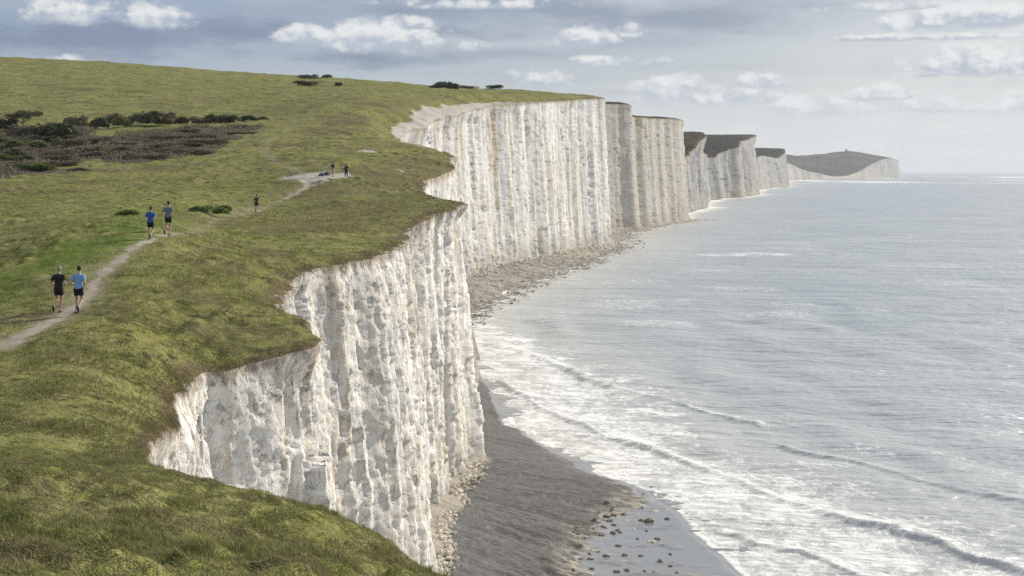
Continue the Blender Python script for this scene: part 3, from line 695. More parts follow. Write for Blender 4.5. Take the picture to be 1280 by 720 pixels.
# ------------------------------------------------------------------ sea
def S(px, py):
    y = F * HC / (py - 214); return ((px - 640) * y / F, y)
W1 = [(-1.5, 206), S(640, 488), S(680, 510), S(720, 528), S(760, 545), S(810, 561), S(860, 578), S(900, 592), S(935, 604), S(970, 622), S(1010, 636), S(1060, 652), S(1110, 668), S(1160, 682), S(1210, 697), S(1280, 716), (50, 96), (70, 70)]
W2 = [S(610, 432), S(660, 442), S(700, 456), S(735, 474), S(775, 485), S(810, 497), S(850, 505), S(890, 518), S(930, 528)]
W3 = [S(870, 655), S(905, 664), S(960, 682), S(1010, 694), S(1060, 709), S(1110, 724), (34, 92)]
W4 = [S(980, 560), S(1040, 572), S(1100, 588), S(1160, 602), S(1230, 618), S(1300, 632)]
def build_sea():
    dpy = np.r_[np.linspace(900, 525, 60, endpoint=False), np.arange(525, 40, -.9), np.arange(40, 7, -.5), np.geomspace(7, 1.3, 40)]
    ys = F * HC / dpy
    px = np.r_[np.linspace(-700, 520, 30, endpoint=False), np.arange(520, 1330, 1.35), np.linspace(1340, 2300, 40)]
    X = (px[None] - 640) * ys[:, None] / F; Y = np.repeat(ys[:, None], len(px), 1)
    xs = xshore(Y); D = (X - xs) * .9
    nearw = (Y < 420)
    Z = np.zeros_like(X); foam = np.zeros_like(X)
    wob = 1.1 * vnoise(X / 7, Y / 7, 0, 101) + .45 * vnoise(X / 2.2, Y / 2.2, 0, 102)
    n_w = fbm(X / 5, Y / 5, 0, 3, 103)
    m = nearw & (D > -6) & (X < 120)
    for pl, amp, trail in ((W1, .55, 14), (W2, .5, 11), (W3, .26, 6), (W4, .35, 0)):
        d = np.full(X.shape, 1e3); x_, y_ = X[m] + wob[m] * .6, Y[m] + wob[m] * .6
        best = np.full(x_.shape, 1e9); sg = np.zeros(x_.shape)
        for (x0, y0), (x1, y1) in zip(pl[:-1], pl[1:]):
            vx, vy = x1 - x0, y1 - y0; L = math.hypot(vx, vy)
            tt = ((x_ - x0) * vx + (y_ - y0) * vy) / L ** 2; tc = np.clip(tt, 0, 1)
            dd = np.hypot(x_ - x0 - tc * vx, y_ - y0 - tc * vy)
            sgn = np.where(((x_ - x0) * vy - (y_ - y0) * vx) < 0, 1, -1)   # + = seaward (right of a line running toward us)
            upd = dd < best; best = np.where(upd, dd, best); sg = np.where(upd, sgn, sg)
        sd = best * sg
        d[m] = sd
        endf = 1.0
        a = amp * (.65 + .5 * vnoise(X / 11, Y / 11, 0, 104))
        Z += np.where(m, a * np.where(d > 0, np.exp(-(d / (2.6 * amp + .6)) ** 2), np.exp(-(d / (.9 * amp + .25)) ** 2)), 0)
        if trail:
            brk = sstep(-.3, .15, vnoise(X / 13, Y / 13, 0, 105) + .1)
            f = np.where(m, np.where(d < 0, np.exp(-(d / .7) ** 2), np.exp(-np.maximum(d, 0) / .55)) * (.55 + .5 * brk), 0)
            f2 = np.where(m & (d > 0), .52 * np.exp(-d / trail) * (.75 + .5 * n_w), 0)
            foam = np.maximum(foam, np.maximum(f, f2))
    # surf zone between the shore and the first breakers
    zone = np.interp(Y, [90, 110, 140, 170, 200, 240, 300], [22, 20, 20, 22, 24, 16, 7])
    sw = (1 - sstep(.55, 1.35, D / zone + .35 * n_w)) * (.62 + .25 * fbm(X / 3.5, Y / 3.5, 0, 3, 106))
    sw = np.maximum(sw, np.exp(-np.abs(D - .3) / .7) * .95)
    sw = np.where(Y < 300, sw, 0)
    farm = np.exp(-np.maximum(D, 0) / np.interp(Y, [260, 400, 900, 3000], [6, 8, 10, 22])) * (Y > 255) * (.75 + .35 * n_w)
    foam = np.maximum(foam, np.maximum(sw, farm))
    # outer foam streaks
    st = sstep(.12, .5, fbm(X / 30, Y / 22, 0, 4, 107)) * .46 * (1 - sstep(700, 1500, Y)) * (1 - sstep(60, 260, D))
    foam = np.maximum(foam, st)
    # detached white line off the far wall
    c = S(900, 318); foam = np.maximum(foam, .85 * np.exp(-((Y - c[1] - .06 * (X - c[0])) / 11) ** 2 - ((X - c[0] - 12) / 44) ** 2) * (.7 + .6 * n_w))
    c = S(1080, 219.6); 
    foam = np.maximum(foam, .8 * sstep(2600, 4200, Y) * (1 - sstep(7500, 9000, Y)) * sstep(.0, .35, fbm(X / 260, Y / 700, 0, 3, 111)))
    # swell
    fade = 1 - sstep(500, 1400, Y)
    ph = 2 * math.pi * (D / 15) + 2.2 * fbm(X / 18, Y / 18, 0, 2, 108)
    Z += .26 * np.sin(ph) * sstep(4, 14, D) * (1 - sstep(60, 140, D)) * (Y < 330) * (.5 + .7 * vnoise(X / 20, Y / 20, 0, 109))
    Z += (.34 * fbm(X / 16, Y / 7, 0, 4, 110) * sstep(2, 18, D) + .04 * fbm(X / 1.5, Y / 1.0, 0, 3, 113) * (Y < 300)) * fade
    Z *= sstep(-1, 3, D)
    Z = np.where(D < 0, Z - .02, Z)
    shallow = np.exp(-np.maximum(D, 0) / 26) * .9 + .25 * np.exp(-np.maximum(D, 0) / 160)
    V = np.stack([X, Y, Z], -1).reshape(-1, 3)
    o = new_mesh_obj('sea', V, grid_faces(len(ys), len(px)), mat_sea(), attrs=dict(foam=np.clip(foam, 0, 1).ravel(), shallow=np.clip(shallow, 0, 1).ravel()))
    tag(o, kind='structure')
build_sea()

# ------------------------------------------------------------------ blades
def blades(name, Pn, h, w, lean, tint, mat):
    n = len(Pn)
    ang = rng.uniform(0, 2 * math.pi, n); ca, sa = np.cos(ang), np.sin(ang)
    side = np.stack([ca, sa, np.zeros(n)], -1) * (w / 2)[:, None]
    up = np.array([0, 0, 1.])[None] * h[:, None]
    mid = Pn + up * .55 + lean * .35; tip = Pn + up + lean
    V = np.stack([Pn - side, Pn + side, mid - side * .75, mid + side * .75, tip], 1).reshape(-1, 3)
    b = np.arange(n)[:, None] * 5
    f = np.concatenate([b + [0, 1, 3], b + [0, 3, 2], b + [2, 3, 4]])
    o = new_mesh_obj(name, V, f, mat, attrs=dict(tint=np.repeat(tint, 5)), smooth=False)
    return o
def build_grass():
    # one mesh of turf blades from the brow under the camera out to the walkers
    Ps, hs, ws, ls, ts = [], [], [], [], []
    def add(x, y, h, w, lean_amt, tint):
        z = land_z(x, y); a = rng.uniform(0, 2 * math.pi, len(x))
        l = np.stack([np.cos(a) - .5, np.sin(a) * .7, np.zeros(len(x))], -1) * (h * lean_amt)[:, None]
        Ps.append(np.stack([x, y, z - .01], -1)); hs.append(h); ws.append(w); ls.append(l); ts.append(tint)
    def scatter(n, y0, y1):
        y = np.sqrt(rng.uniform(0, 1, n) * (y1 ** 1.0 - y0 ** 1.0) / (y1 - y0)) if False else y0 * (y1 / y0) ** rng.uniform(0, 1, n)
        x1 = xe(y) - .05; x0 = -.385 * y - .5
        return x0 + (x1 - x0) * rng.uniform(0, 1, n), y
    x, y = scatter(270000, 6.5, 32)
    cl = fbm(x / .4, y / .55, 0, 3, 121); big = fbm(x / 2.5, y / 2.5, 0, 2, 122)
    keep = rng.uniform(-1.0, .35, len(x)) < cl
    x, y, cl, big = x[keep], y[keep], cl[keep], big[keep]
    h = (.03 + .045 * sstep(-.1, .5, cl)) * rng.uniform(.6, 1.3, len(x))
    t = np.clip(.5 - .35 * cl + .15 * big + rng.normal(0, .25, len(x)), 0, 1)
    add(x, y, h, rng.uniform(.006, .012, len(x)), rng.uniform(.3, 1.0, len(x)), t)
    x, y = scatter(230000, 28, 175)
    pf = path_field(x, y); cl = fbm(x / 1.3, y / 1.5, 0, 3, 123)
    keep = (pf > path_half(y) + .15) & (rng.uniform(-.35, .75, len(x)) < cl) & (chalk_field(x, y) > 1.05) & (pf + rng.uniform(-1, 2, len(x)) > 1)
    x, y, cl = x[keep], y[keep], cl[keep]
    s = np.interp(y, [28, 60, 175], [.8, 1.1, 1.9])
    add(x, y, .11 * s * rng.uniform(.5, 1.4, len(x)), .022 * s * rng.uniform(.7, 1.4, len(x)), rng.uniform(.5, 1.5, len(x)), np.clip(.4 + rng.normal(0, .25, len(x)) - .3 * cl, 0, 1))
    o = blades('grass', np.concatenate(Ps), np.concatenate(hs), np.concatenate(ws), np.concatenate(ls), np.concatenate(ts), mat_leaf('grass_blades', (.125, .148, .042), (.335, .312, .14), (.25, .21, .115)))
    tag(o, kind='stuff')
    # brown hanging fringe along the lip of the near cliffs
    n = 42000
    y = 22 * (180 / 22) ** rng.uniform(0, 1, n)
    t = np.abs(rng.normal(0, .35, n)) * np.interp(y, [20, 180], [.7, 1.4])
    x = xe(y) - t
    keep = rng.uniform(-.35, .7, n) < fbm(x / 1.4, y / 1.8, 0, 3, 125)
    x, y, t = x[keep], y[keep], t[keep]
    z = land_z(x, y); s = np.interp(y, [20, 60, 180], [.8, 1.1, 1.8])
    h = rng.uniform(.02, .10, len(x)) * s
    out = np.stack([rng.uniform(.3, 1.0, len(x)), -rng.uniform(-.3, .6, len(x)), -rng.uniform(.3, 1.6, len(x)) * np.exp(-t / .25)], -1) * (.22 * s * rng.uniform(.4, 1.3, len(x)))[:, None]
    o = blades('turf_fringe_grass', np.stack([x, y, z], -1), h, rng.uniform(.012, .03, len(x)) * s, out, np.clip(rng.normal(.45, .3, len(x)), 0, 1), mat_leaf('fringe_blades', (.085, .075, .034), (.28, .23, .13)))
    tag(o, kind='stuff')
build_grass()

# ------------------------------------------------------------------ shrubs and scrub
def leaf_cloud(nl, size, lobes, seed, flat=1.0, twig=False):
    r = np.random.default_rng(seed)
    pts, tint = [], []
    per = max(1, nl // len(lobes))
    for (cx, cy, cz, rx, ry, rz) in lobes:
        d = r.normal(0, 1, (per, 3)); d /= np.linalg.norm(d, axis=1)[:, None]
        d[:, 2] = np.where(d[:, 2] < -.35, -d[:, 2], d[:, 2])
        rad = r.uniform(.55, 1.08, per) ** .7
        rad *= 1 + .25 * vnoise(d[:, 0] * 2.5 + seed, d[:, 1] * 2.5, d[:, 2] * 2.5 + 9, seed)
        p = np.array([cx, cy, cz]) + d * rad[:, None] * [rx, ry, rz]
        pts.append(p); tint.append(np.clip(r.normal(.5, .3, per) , 0, 1))
    p = np.concatenate(pts); p[:, 2] = np.maximum(p[:, 2], -.1); t = np.concatenate(tint); n = len(p)
    a = r.normal(0, 1, (n, 3)); a /= np.linalg.norm(a, axis=1)[:, None]
    b = np.cross(a, r.normal(0, 1, (n, 3))); b /= np.linalg.norm(b, axis=1)[:, None]
    sz = size * r.uniform(.6, 1.5, n)[:, None]
    a *= sz; b *= sz * (.3 if twig else .6)
    V = np.stack([p - a, p + b, p + a, p - b], 1).reshape(-1, 3)
    f = np.arange(n * 4).reshape(-1, 4)
    return V, f, np.repeat(t, 4)
L_EVER = mat_leaf('evergreen_leaf', (.052, .064, .030), (.135, .145, .07))
L_OLIVE = mat_leaf('olive_leaf', (.09, .11, .036), (.21, .22, .085))
L_TWIG = mat_leaf('bare_twig', (.115, .10, .070), (.28, .24, .17))
L_GREEN = mat_leaf('green_leaf', (.11, .15, .045), (.22, .25, .09))
L_GORSE = mat_leaf('gorse_leaf', (.04, .05, .018), (.10, .10, .035), (.22, .17, .03))
L_BARK = mat_plain('bark', (.11, .085, .065), .95)
def bush_mesh(seed, nl=1500, size=.11, twig=False):
    r = np.random.default_rng(seed)
    lobes = [(0, 0, .45, .8, .7, .55)] + [(r.uniform(-.75, .75), r.uniform(-.5, .5), r.uniform(.25, .65), r.uniform(.3, .55), r.uniform(.3, .5), r.uniform(.25, .45)) for _ in range(6)]
    return leaf_cloud(nl, size, lobes, seed, twig=twig)
PROTO = {}
for nm, mt, tw in (('ever', L_EVER, False), ('olive', L_OLIVE, False), ('twig', L_TWIG, True), ('gorse', L_GORSE, False), ('green', L_GREEN, False)):
    for j in range(3):
        V, f, t = bush_mesh(len(nm) * 31 + j * 7 + 5, 1700, .10, tw)
        PROTO[nm, j] = (V, f, t, mt)
MESHES = {}
def bush(name, kind, j, px, py, wpx, hpx, label, group=None, cat='shrub', crown=True):
    v = at(px, py)
    w = wpx * v.y / F; h = hpx * v.y / F * (1.1 if name != 'skyline_bush' and kind != 'green' else 1)
    key = (kind, j)
    if key not in MESHES:
        V, f, t, mt = PROTO[key]
        o = new_mesh_obj(name, V, f, mt, attrs=dict(tint=t), smooth=False); MESHES[key] = o.data
    else:
        o = bpy.data.objects.new(name, MESHES[key]); COL.objects.link(o)
    o.name = name
    o.location = v - Vector((0, 0, .12 * h)); o.scale = (w / 2, min(w / 2, h * 1.3), h)
    o.rotation_euler = (0, 0, random.choice((0, .25, -.25, math.pi, math.pi + .2)))
    tag(o, label, cat, group)
    return o
HEDGE = 'shrubs of the hedge line across the down'
BR = 'shrubs in the brambly thicket on the down'
SK = 'bushes on the skyline of the down'
for k, (kind, j, px, py, w, h, lab) in enumerate([
    ('twig', 0, 96, 162, 34, 15, 'pale bare twiggy shrub, leftmost in the hedge line across the down'),
    ('ever', 1, 124, 161, 22, 14, 'dark rounded shrub second from the left end of the hedge line'),
    ('twig', 2, 138, 157, 26, 15, 'tall purple-brown shrub, third from the left in the hedge line'),
    ('olive', 0, 152, 160, 26, 14, 'olive green shrub, fourth from the left in the hedge line'),
    ('twig', 1, 170, 158, 26, 14, 'brown shrub with a domed top, fifth in the hedge line'),
    ('ever', 2, 184, 159, 30, 17, 'largest dark shrub near the middle of the hedge line'),
    ('gorse', 0, 204, 158, 26, 11, 'gorse bush with yellow flecks in the middle of the hedge line'),
    ('twig', 0, 206, 151, 34, 9, 'low brown shrub behind the yellow-flecked gorse bush'),
    ('gorse', 1, 226, 157, 22, 10, 'second gorse bush, right of the flecked one in the hedge line'),
    ('twig', 2, 252, 156, 32, 10, 'broad low brown shrub right of the two gorse bushes'),
    ('ever', 0, 276, 155, 40, 11, 'long dark shrub near the right end of the hedge line'),
    ('ever', 1, 309, 152, 26, 7, 'small dark shrub at the right end of the hedge line'),
    ('twig', 1, 328, 150, 18, 5, 'tiny brown shrub trailing off past the end of the hedge line')]):
    bush('hedge_shrub', kind, j, px, py, w, h, lab, HEDGE)
for k, (kind, j, px, py, w, h, lab) in enumerate([
    ('ever', 0, 6, 163, 34, 15, 'dark evergreen shrub at the upper left of the thicket, by the frame edge'),
    ('twig', 0, 26, 172, 34, 15, 'greyish brown shrub just below the small dark tree'),
    ('ever', 2, 58, 173, 58, 17, 'broadest dark evergreen shrub in the middle of the thicket'),
    ('twig', 1, 88, 171, 34, 12, 'brown twiggy shrub right of the broad dark evergreen'),
    ('twig', 2, 74, 162, 30, 8, 'low brown shrub between the small tree and the hedge line'),
    ('olive', 1, 2, 184, 28, 15, 'olive shrub at the left frame edge of the thicket'),
    ('olive', 2, 34, 188, 44, 11, 'olive shrub below the grey-brown one in the thicket'),
    ('twig', 0, 86, 185, 46, 10, 'long brown shrub on the grassy gap in the thicket'),
    ('twig', 1, 18, 200, 48, 14, 'brown shrub with an olive top, lower left of the thicket'),
    ('twig', 2, 66, 199, 54, 12, 'brown shrub low in the middle of the thicket'),
    ('twig', 0, 112, 194, 44, 11, 'brown shrub in the middle right of the thicket'),
    ('twig', 1, 150, 195, 48, 9, 'low brown shrub, second from the right along the thicket foot'),
    ('olive', 0, 46, 214, 56, 10, 'low olive-brown shrub along the bottom of the thicket'),
    ('twig', 2, 8, 219, 40, 11, 'lowest brown shrub in the thicket at the left frame edge'),
    ('twig', 0, 182, 203, 60, 9, 'long low brown shrub at the lower right of the thicket'),
    ('twig', 1, 236, 194, 66, 9, 'long low brown shrub at the right tip of the thicket'),
    ('twig', 2, 196, 186, 50, 8, 'brown shrub in the upper right of the thicket'),
    ('twig', 0, 258, 181, 60, 6, 'thin brown shrub near the upper right tip of the thicket'),
    ('twig', 1, 98, 215, 30, 5, 'isolated brown shrub on green turf below the thicket')]):
    bush('bramble_shrub', kind, j, px, py, w, h, lab, BR)
for kind, j, px, py, w, h, lab in [
    ('twig', 0, 386, 99, 26, 6, 'brown bush on the skyline above the trail'),
    ('olive', 1, 408, 98.5, 16, 5, 'olive bush at the top of the trail on the skyline'),
    ('ever', 2, 386, 107, 34, 6, 'dark bush just under the skyline left of the trail'),
    ('ever', 0, 423, 108, 10, 4, 'small dark bush beside the top of the trail'),
    ('ever', 1, 556, 111, 36, 10, 'domed dark bush, tallest on the skyline above the far cliff wall'),
    ('twig', 2, 588, 111.5, 34, 5, 'low brown bush right of the domed one on the skyline'),
    ('ever', 2, 616, 112.5, 24, 6, 'flat dark bush at the right end of the skyline bushes')]:
    bush('skyline_bush', kind, j, px, py, w, h, lab, SK)
bush('gorse_bush', 'green', 2, 262, 269, 46, 13, 'low olive bush beside the path behind the pair of runners', None)
bush('gorse_bush', 'green', 1, 158, 272, 34, 9, 'low leafy bush left of the runner in the blue top')
# small dark tree
def small_tree(px, py, hpx, wpx):
    v = at(px, py); s = v.y / F
    t = empty('thorn_tree', v); tag(t, 'small dark wind-bent tree standing above the thicket at left', 'tree')
    H, W = hpx * s, wpx * s
    r = np.random.default_rng(4)
    lobes = [(r.uniform(-.5, .5) * W, r.uniform(-.3, .3) * W, H * r.uniform(.5, .85), W * r.uniform(.16, .26), W * r.uniform(.16, .26), H * r.uniform(.12, .2)) for _ in range(9)]
    V, f, tt = leaf_cloud(2200, .14, lobes, 12)
    new_mesh_obj('crown', V, f, L_EVER, t, smooth=False, attrs=dict(tint=tt))
    bm = bmesh.new()
    def limb(a, b, r0, r1):
        a, b = Vector(a), Vector(b); d = (b - a).normalized(); q = d.to_track_quat('Z', 'Y').to_matrix()
        A = [bm.verts.new(a + q @ Vector((math.cos(k * 1.047) * r0, math.sin(k * 1.047) * r0, 0))) for k in range(6)]
        B = [bm.verts.new(b + q @ Vector((math.cos(k * 1.047) * r1, math.sin(k * 1.047) * r1, 0))) for k in range(6)]
        for k in range(6): bm.faces.new((A[k], A[(k + 1) % 6], B[(k + 1) % 6], B[k]))
    limb((0, 0, -.3), (.1, 0, H * .4), .16, .11)
    for l in lobes: limb((.1, 0, H * .38), l[:3], .08, .03)
    me = bpy.data.meshes.new('trunk'); bm.to_mesh(me); bm.free(); me.materials.append(L_BARK)
    o = bpy.data.objects.new('trunk', me); COL.objects.link(o); o.parent = t
small_tree(28, 164, 24, 42)
def build_scrub():
    allp = sum(SCRUB_W, [])
    n = 120000
    xs = rng.uniform(min(p[0] for p in allp) - 4, max(p[0] for p in allp), n); ys = rng.uniform(min(p[1] for p in allp), max(p[1] for p in allp), n)
    dens = fbm(xs / 8, ys / 13, 0, 3, 131)
    wx, wy = xs + 2.5 * fbm(xs / 5, ys / 5, 0, 3, 66), ys + 12 * fbm(xs / 5, ys / 7, 0, 3, 67)
    keep = (in_poly(wx, wy, SCRUB_W[0]) | in_poly(wx, wy, SCRUB_W[1])) & (rng.uniform(-.45, .5, n) < dens)
    xs, ys, dens = xs[keep], ys[keep], dens[keep]
    h = .15 + .9 * sstep(-.15, .5, dens)
    z = land_z(xs, ys) + h * rng.uniform(0, 1, len(xs)) ** .6
    p = np.stack([xs, ys, z], -1); m = len(p)
    a = rng.normal(0, 1, (m, 3)); a /= np.linalg.norm(a, axis=1)[:, None]
    b = np.cross(a, rng.normal(0, 1, (m, 3))); b /= np.linalg.norm(b, axis=1)[:, None]
    s = rng.uniform(.12, .34, m)[:, None]
    V = np.stack([p - a * s, p + b * s * .45, p + a * s, p - b * s * .45], 1).reshape(-1, 3)
    o = new_mesh_obj('scrub', V, np.arange(m * 4).reshape(-1, 4), L_TWIG, smooth=False, attrs=dict(tint=np.repeat(np.clip(rng.normal(.5, .3, m), 0, 1), 4)))
    tag(o, 'brown heath and bramble ground cover of the thicket', 'scrub', kind='stuff')
build_scrub()
MOUND = 'low bramble mounds in the brown heath'
r_ = np.random.default_rng(23)
cnt = 0
while cnt < 64:
    px, py = r_.uniform(-8, 315), r_.uniform(160, 222)
    left = in_poly(np.array([px]), np.array([py]), SCRUB_PX[0])[0]; right = in_poly(np.array([px]), np.array([py]), SCRUB_PX[1])[0]
    if not (left or right): continue
    kind = r_.choice(['twig', 'twig', 'twig', 'olive', 'ever'] if left else ['twig', 'twig', 'twig', 'twig', 'olive'])
    w_ = r_.uniform(20, 44) if left else r_.uniform(26, 56)
    bush('bramble_mound', kind, int(r_.integers(3)), px, py, w_, (r_.uniform(5, 9) if left else r_.uniform(3, 5)), 'low rounded bramble mound among many in the brown heath patch on the down', MOUND)
    cnt += 1

# ------------------------------------------------------------------ boulders on the wet sand and rubble at the cliff foot
def rock_mesh(seed):
    bm = bmesh.new(); bmesh.ops.create_icosphere(bm, subdivisions=3, radius=1)
    for v in bm.verts:
        c = v.co
        n = float(vnoise(c.x * 1.3 + seed, c.y * 1.3, c.z * 1.3 + 4, seed)); n2 = float(vnoise(c.x * 3 + seed, c.y * 3, c.z * 3 + 4, seed + 3))
        v.co = c * (1 + .35 * n + .15 * n2)
        v.co.z = max(v.co.z, -.35)
        v.co.x = math.copysign(min(abs(v.co.x), .85), v.co.x)
    me = bpy.data.meshes.new('boulder'); bm.to_mesh(me); bm.free()
    return me
M_ROCK = mat_plain('wet_rock', (.15, .135, .11), .6, .4, 3)
M_ROCK2 = mat_plain('chalk_rock', (.55, .50, .42), .9, .25, 3)
ROCKS = []
for k in range(5):
    me = rock_mesh(k * 5 + 2); me.materials.append(M_ROCK if k < 4 else M_ROCK2); ROCKS.append(me)
def bz(x, y):
    return float(beach_z(np.array([x]), np.array([y]))[0][0])
for k, (px, py, w) in enumerate([(801, 651, 6), (812, 652, 13), (834, 649, 6), (751, 669, 5), (766, 667, 8), (775, 666, 5), (797, 674, 4), (822, 674, 7), (829, 682, 5), (838, 693, 5), (738, 689, 5), (737, 693, 7), (758, 696, 8), (781, 694, 7), (801, 695, 5), (795, 704, 4), (826, 703, 9), (838, 708, 5),
                                 (806, 714, 4), (771, 715, 8), (784, 713, 8), (818, 717, 8), (846, 716, 4), (731, 672, 4), (808, 664, 4), (775, 682, 5)]):
    y = F * HC / (py - 214); x = (px - 640) * y / F
    for _ in range(3):
        z = max(bz(x, y), 0); y = F * (HC - z) / (py - 214); x = (px - 640) * y / F
    o = bpy.data.objects.new('boulder', ROCKS[k % 4]); COL.objects.link(o)
    s = w * y / F / 2 * 1.25
    o.location = (x, y, z); o.scale = (s, s * .8, s * .55); o.rotation_euler = (0, 0, k * 1.3)
    tag(o, 'small dark boulder lying on the wet grey sand near the surf', 'boulder', 'dark boulders on the wet sand')
r_ = np.random.default_rng(5)
for k in range(70):
    t_ = r_.uniform(0, 1)
    px = 700 + 95 * (1 - t_) ** 1.0 + r_.normal(0, 16) + (r_.uniform(0, 70) if k % 3 == 0 else 0); py = 608 + 112 * t_ + r_.normal(0, 3)
    y = F * (HC - .3) / (py - 214); x = (px - 640) * y / F
    o = bpy.data.objects.new('foreshore_rock', ROCKS[k % 4] if k % 3 else ROCKS[4]); COL.objects.link(o)
    s_ = r_.uniform(.10, .26)
    o.location = (x, y, bz(x, y)); o.scale = (s_ * r_.uniform(1, 1.9), s_, s_ * .6); o.rotation_euler = (0, 0, r_.uniform(0, 6.28))
    tag(o, 'small rock among many where the dark shingle meets the wet sand', 'rock', 'rocks along the edge of the shingle')
def build_rubble():
    me = ROCKS[4]
    nv = len(me.vertices); co = np.empty(nv * 3, np.float32); me.vertices.foreach_get('co', co); co = co.reshape(-1, 3)
    bm = bmesh.new(); bmesh.ops.create_icosphere(bm, subdivisions=1, radius=1); bm.verts.ensure_lookup_table()
    base = np.array([v.co[:] for v in bm.verts]); fc = np.array([[v.index for v in f.verts] for f in bm.faces]); bm.free()
    VV, FF = [], []; off = 0
    ys = np.r_[rng.uniform(92, 135, 380), rng.uniform(300, 760, 500)]
    for y in ys:
        far = y > 200
        d = abs(rng.normal(0, .6 if not far else 2.2)); x = float(xbase(y)) + .2 + d
        s = (rng.uniform(.05, .22) if not far else rng.uniform(.15, .8)) * (1.3 if d < 1 else 1)
        z = bz(x, y) + (.35 * math.exp(-d) if not far else .2)
        c = base * (1 + rng.uniform(-.3, .3, (len(base), 1))) * s * rng.uniform(.6, 1.2, 3) + [x, y, z]
        VV.append(c); FF.append(fc + off); off += len(base)
    o = new_mesh_obj('rubble', np.concatenate(VV), np.concatenate(FF), M_ROCK2, smooth=False)
    tag(o, 'fallen chalk rubble along the foot of the cliffs', 'rubble', kind='stuff')
build_rubble()

# ------------------------------------------------------------------ people
def ring_loft(rings, bm, seg=14, cap=True):
    """rings: (centre, u axis, v axis)"""
    prev = None
    for c, u, v in rings:
        c, u, v = Vector(c), Vector(u), Vector(v)
        cur = [bm.verts.new(c + u * math.cos(2 * math.pi * k / seg) + v * math.sin(2 * math.pi * k / seg)) for k in range(seg)]
        if prev:
            for k in range(seg): bm.faces.new((prev[k], prev[(k + 1) % seg], cur[(k + 1) % seg], cur[k]))
        elif cap: bm.faces.new(cur[::-1])
        prev = cur
    if cap: bm.faces.new(prev)
def tube(pts, rad, bm, seg=12, cap=True):
    pts = [Vector(p) for p in pts]
    # subdivide smoothly
    rings = []
    for i, p in enumerate(pts):
        d = (pts[min(i + 1, len(pts) - 1)] - pts[max(i - 1, 0)]).normalized()
        ref = Vector((0, 1, 0)) if abs(d.y) < .8 else Vector((1, 0, 0))
        u = d.cross(ref).normalized(); v = d.cross(u).normalized()
        rings.append((p, u * rad[i], v * rad[i]))
    ring_loft(rings, bm, seg, cap)
def ball(c, r, bm, sub=2):
    mt = Matrix.Translation(Vector(c)) @ Matrix.Diagonal((*r, 1))
    bmesh.ops.create_icosphere(bm, subdivisions=sub, radius=1, matrix=mt)
def to_obj(bm, name, mat, parent, voxel=None, smooth=2):
    bmesh.ops.recalc_face_normals(bm, faces=bm.faces)
    me = bpy.data.meshes.new(name); bm.to_mesh(me); bm.free(); me.materials.append(mat)
    me.polygons.foreach_set('use_smooth', np.full(len(me.polygons), True))
    o = bpy.data.objects.new(name, me); COL.objects.link(o); o.parent = parent
    if voxel:
        r = o.modifiers.new('join', 'REMESH'); r.mode = 'VOXEL'; r.voxel_size = voxel; r.use_smooth_shade = True
        s = o.modifiers.new('soft', 'SMOOTH'); s.iterations = smooth; s.factor = .5
    return o
SKIN = mat_plain('skin', (.50, .33, .25), .6, .06); HAIR_D = mat_plain('dark_hair', (.03, .024, .02), .7); HAIR_G = mat_plain('grey_hair', (.30, .27, .24), .7)
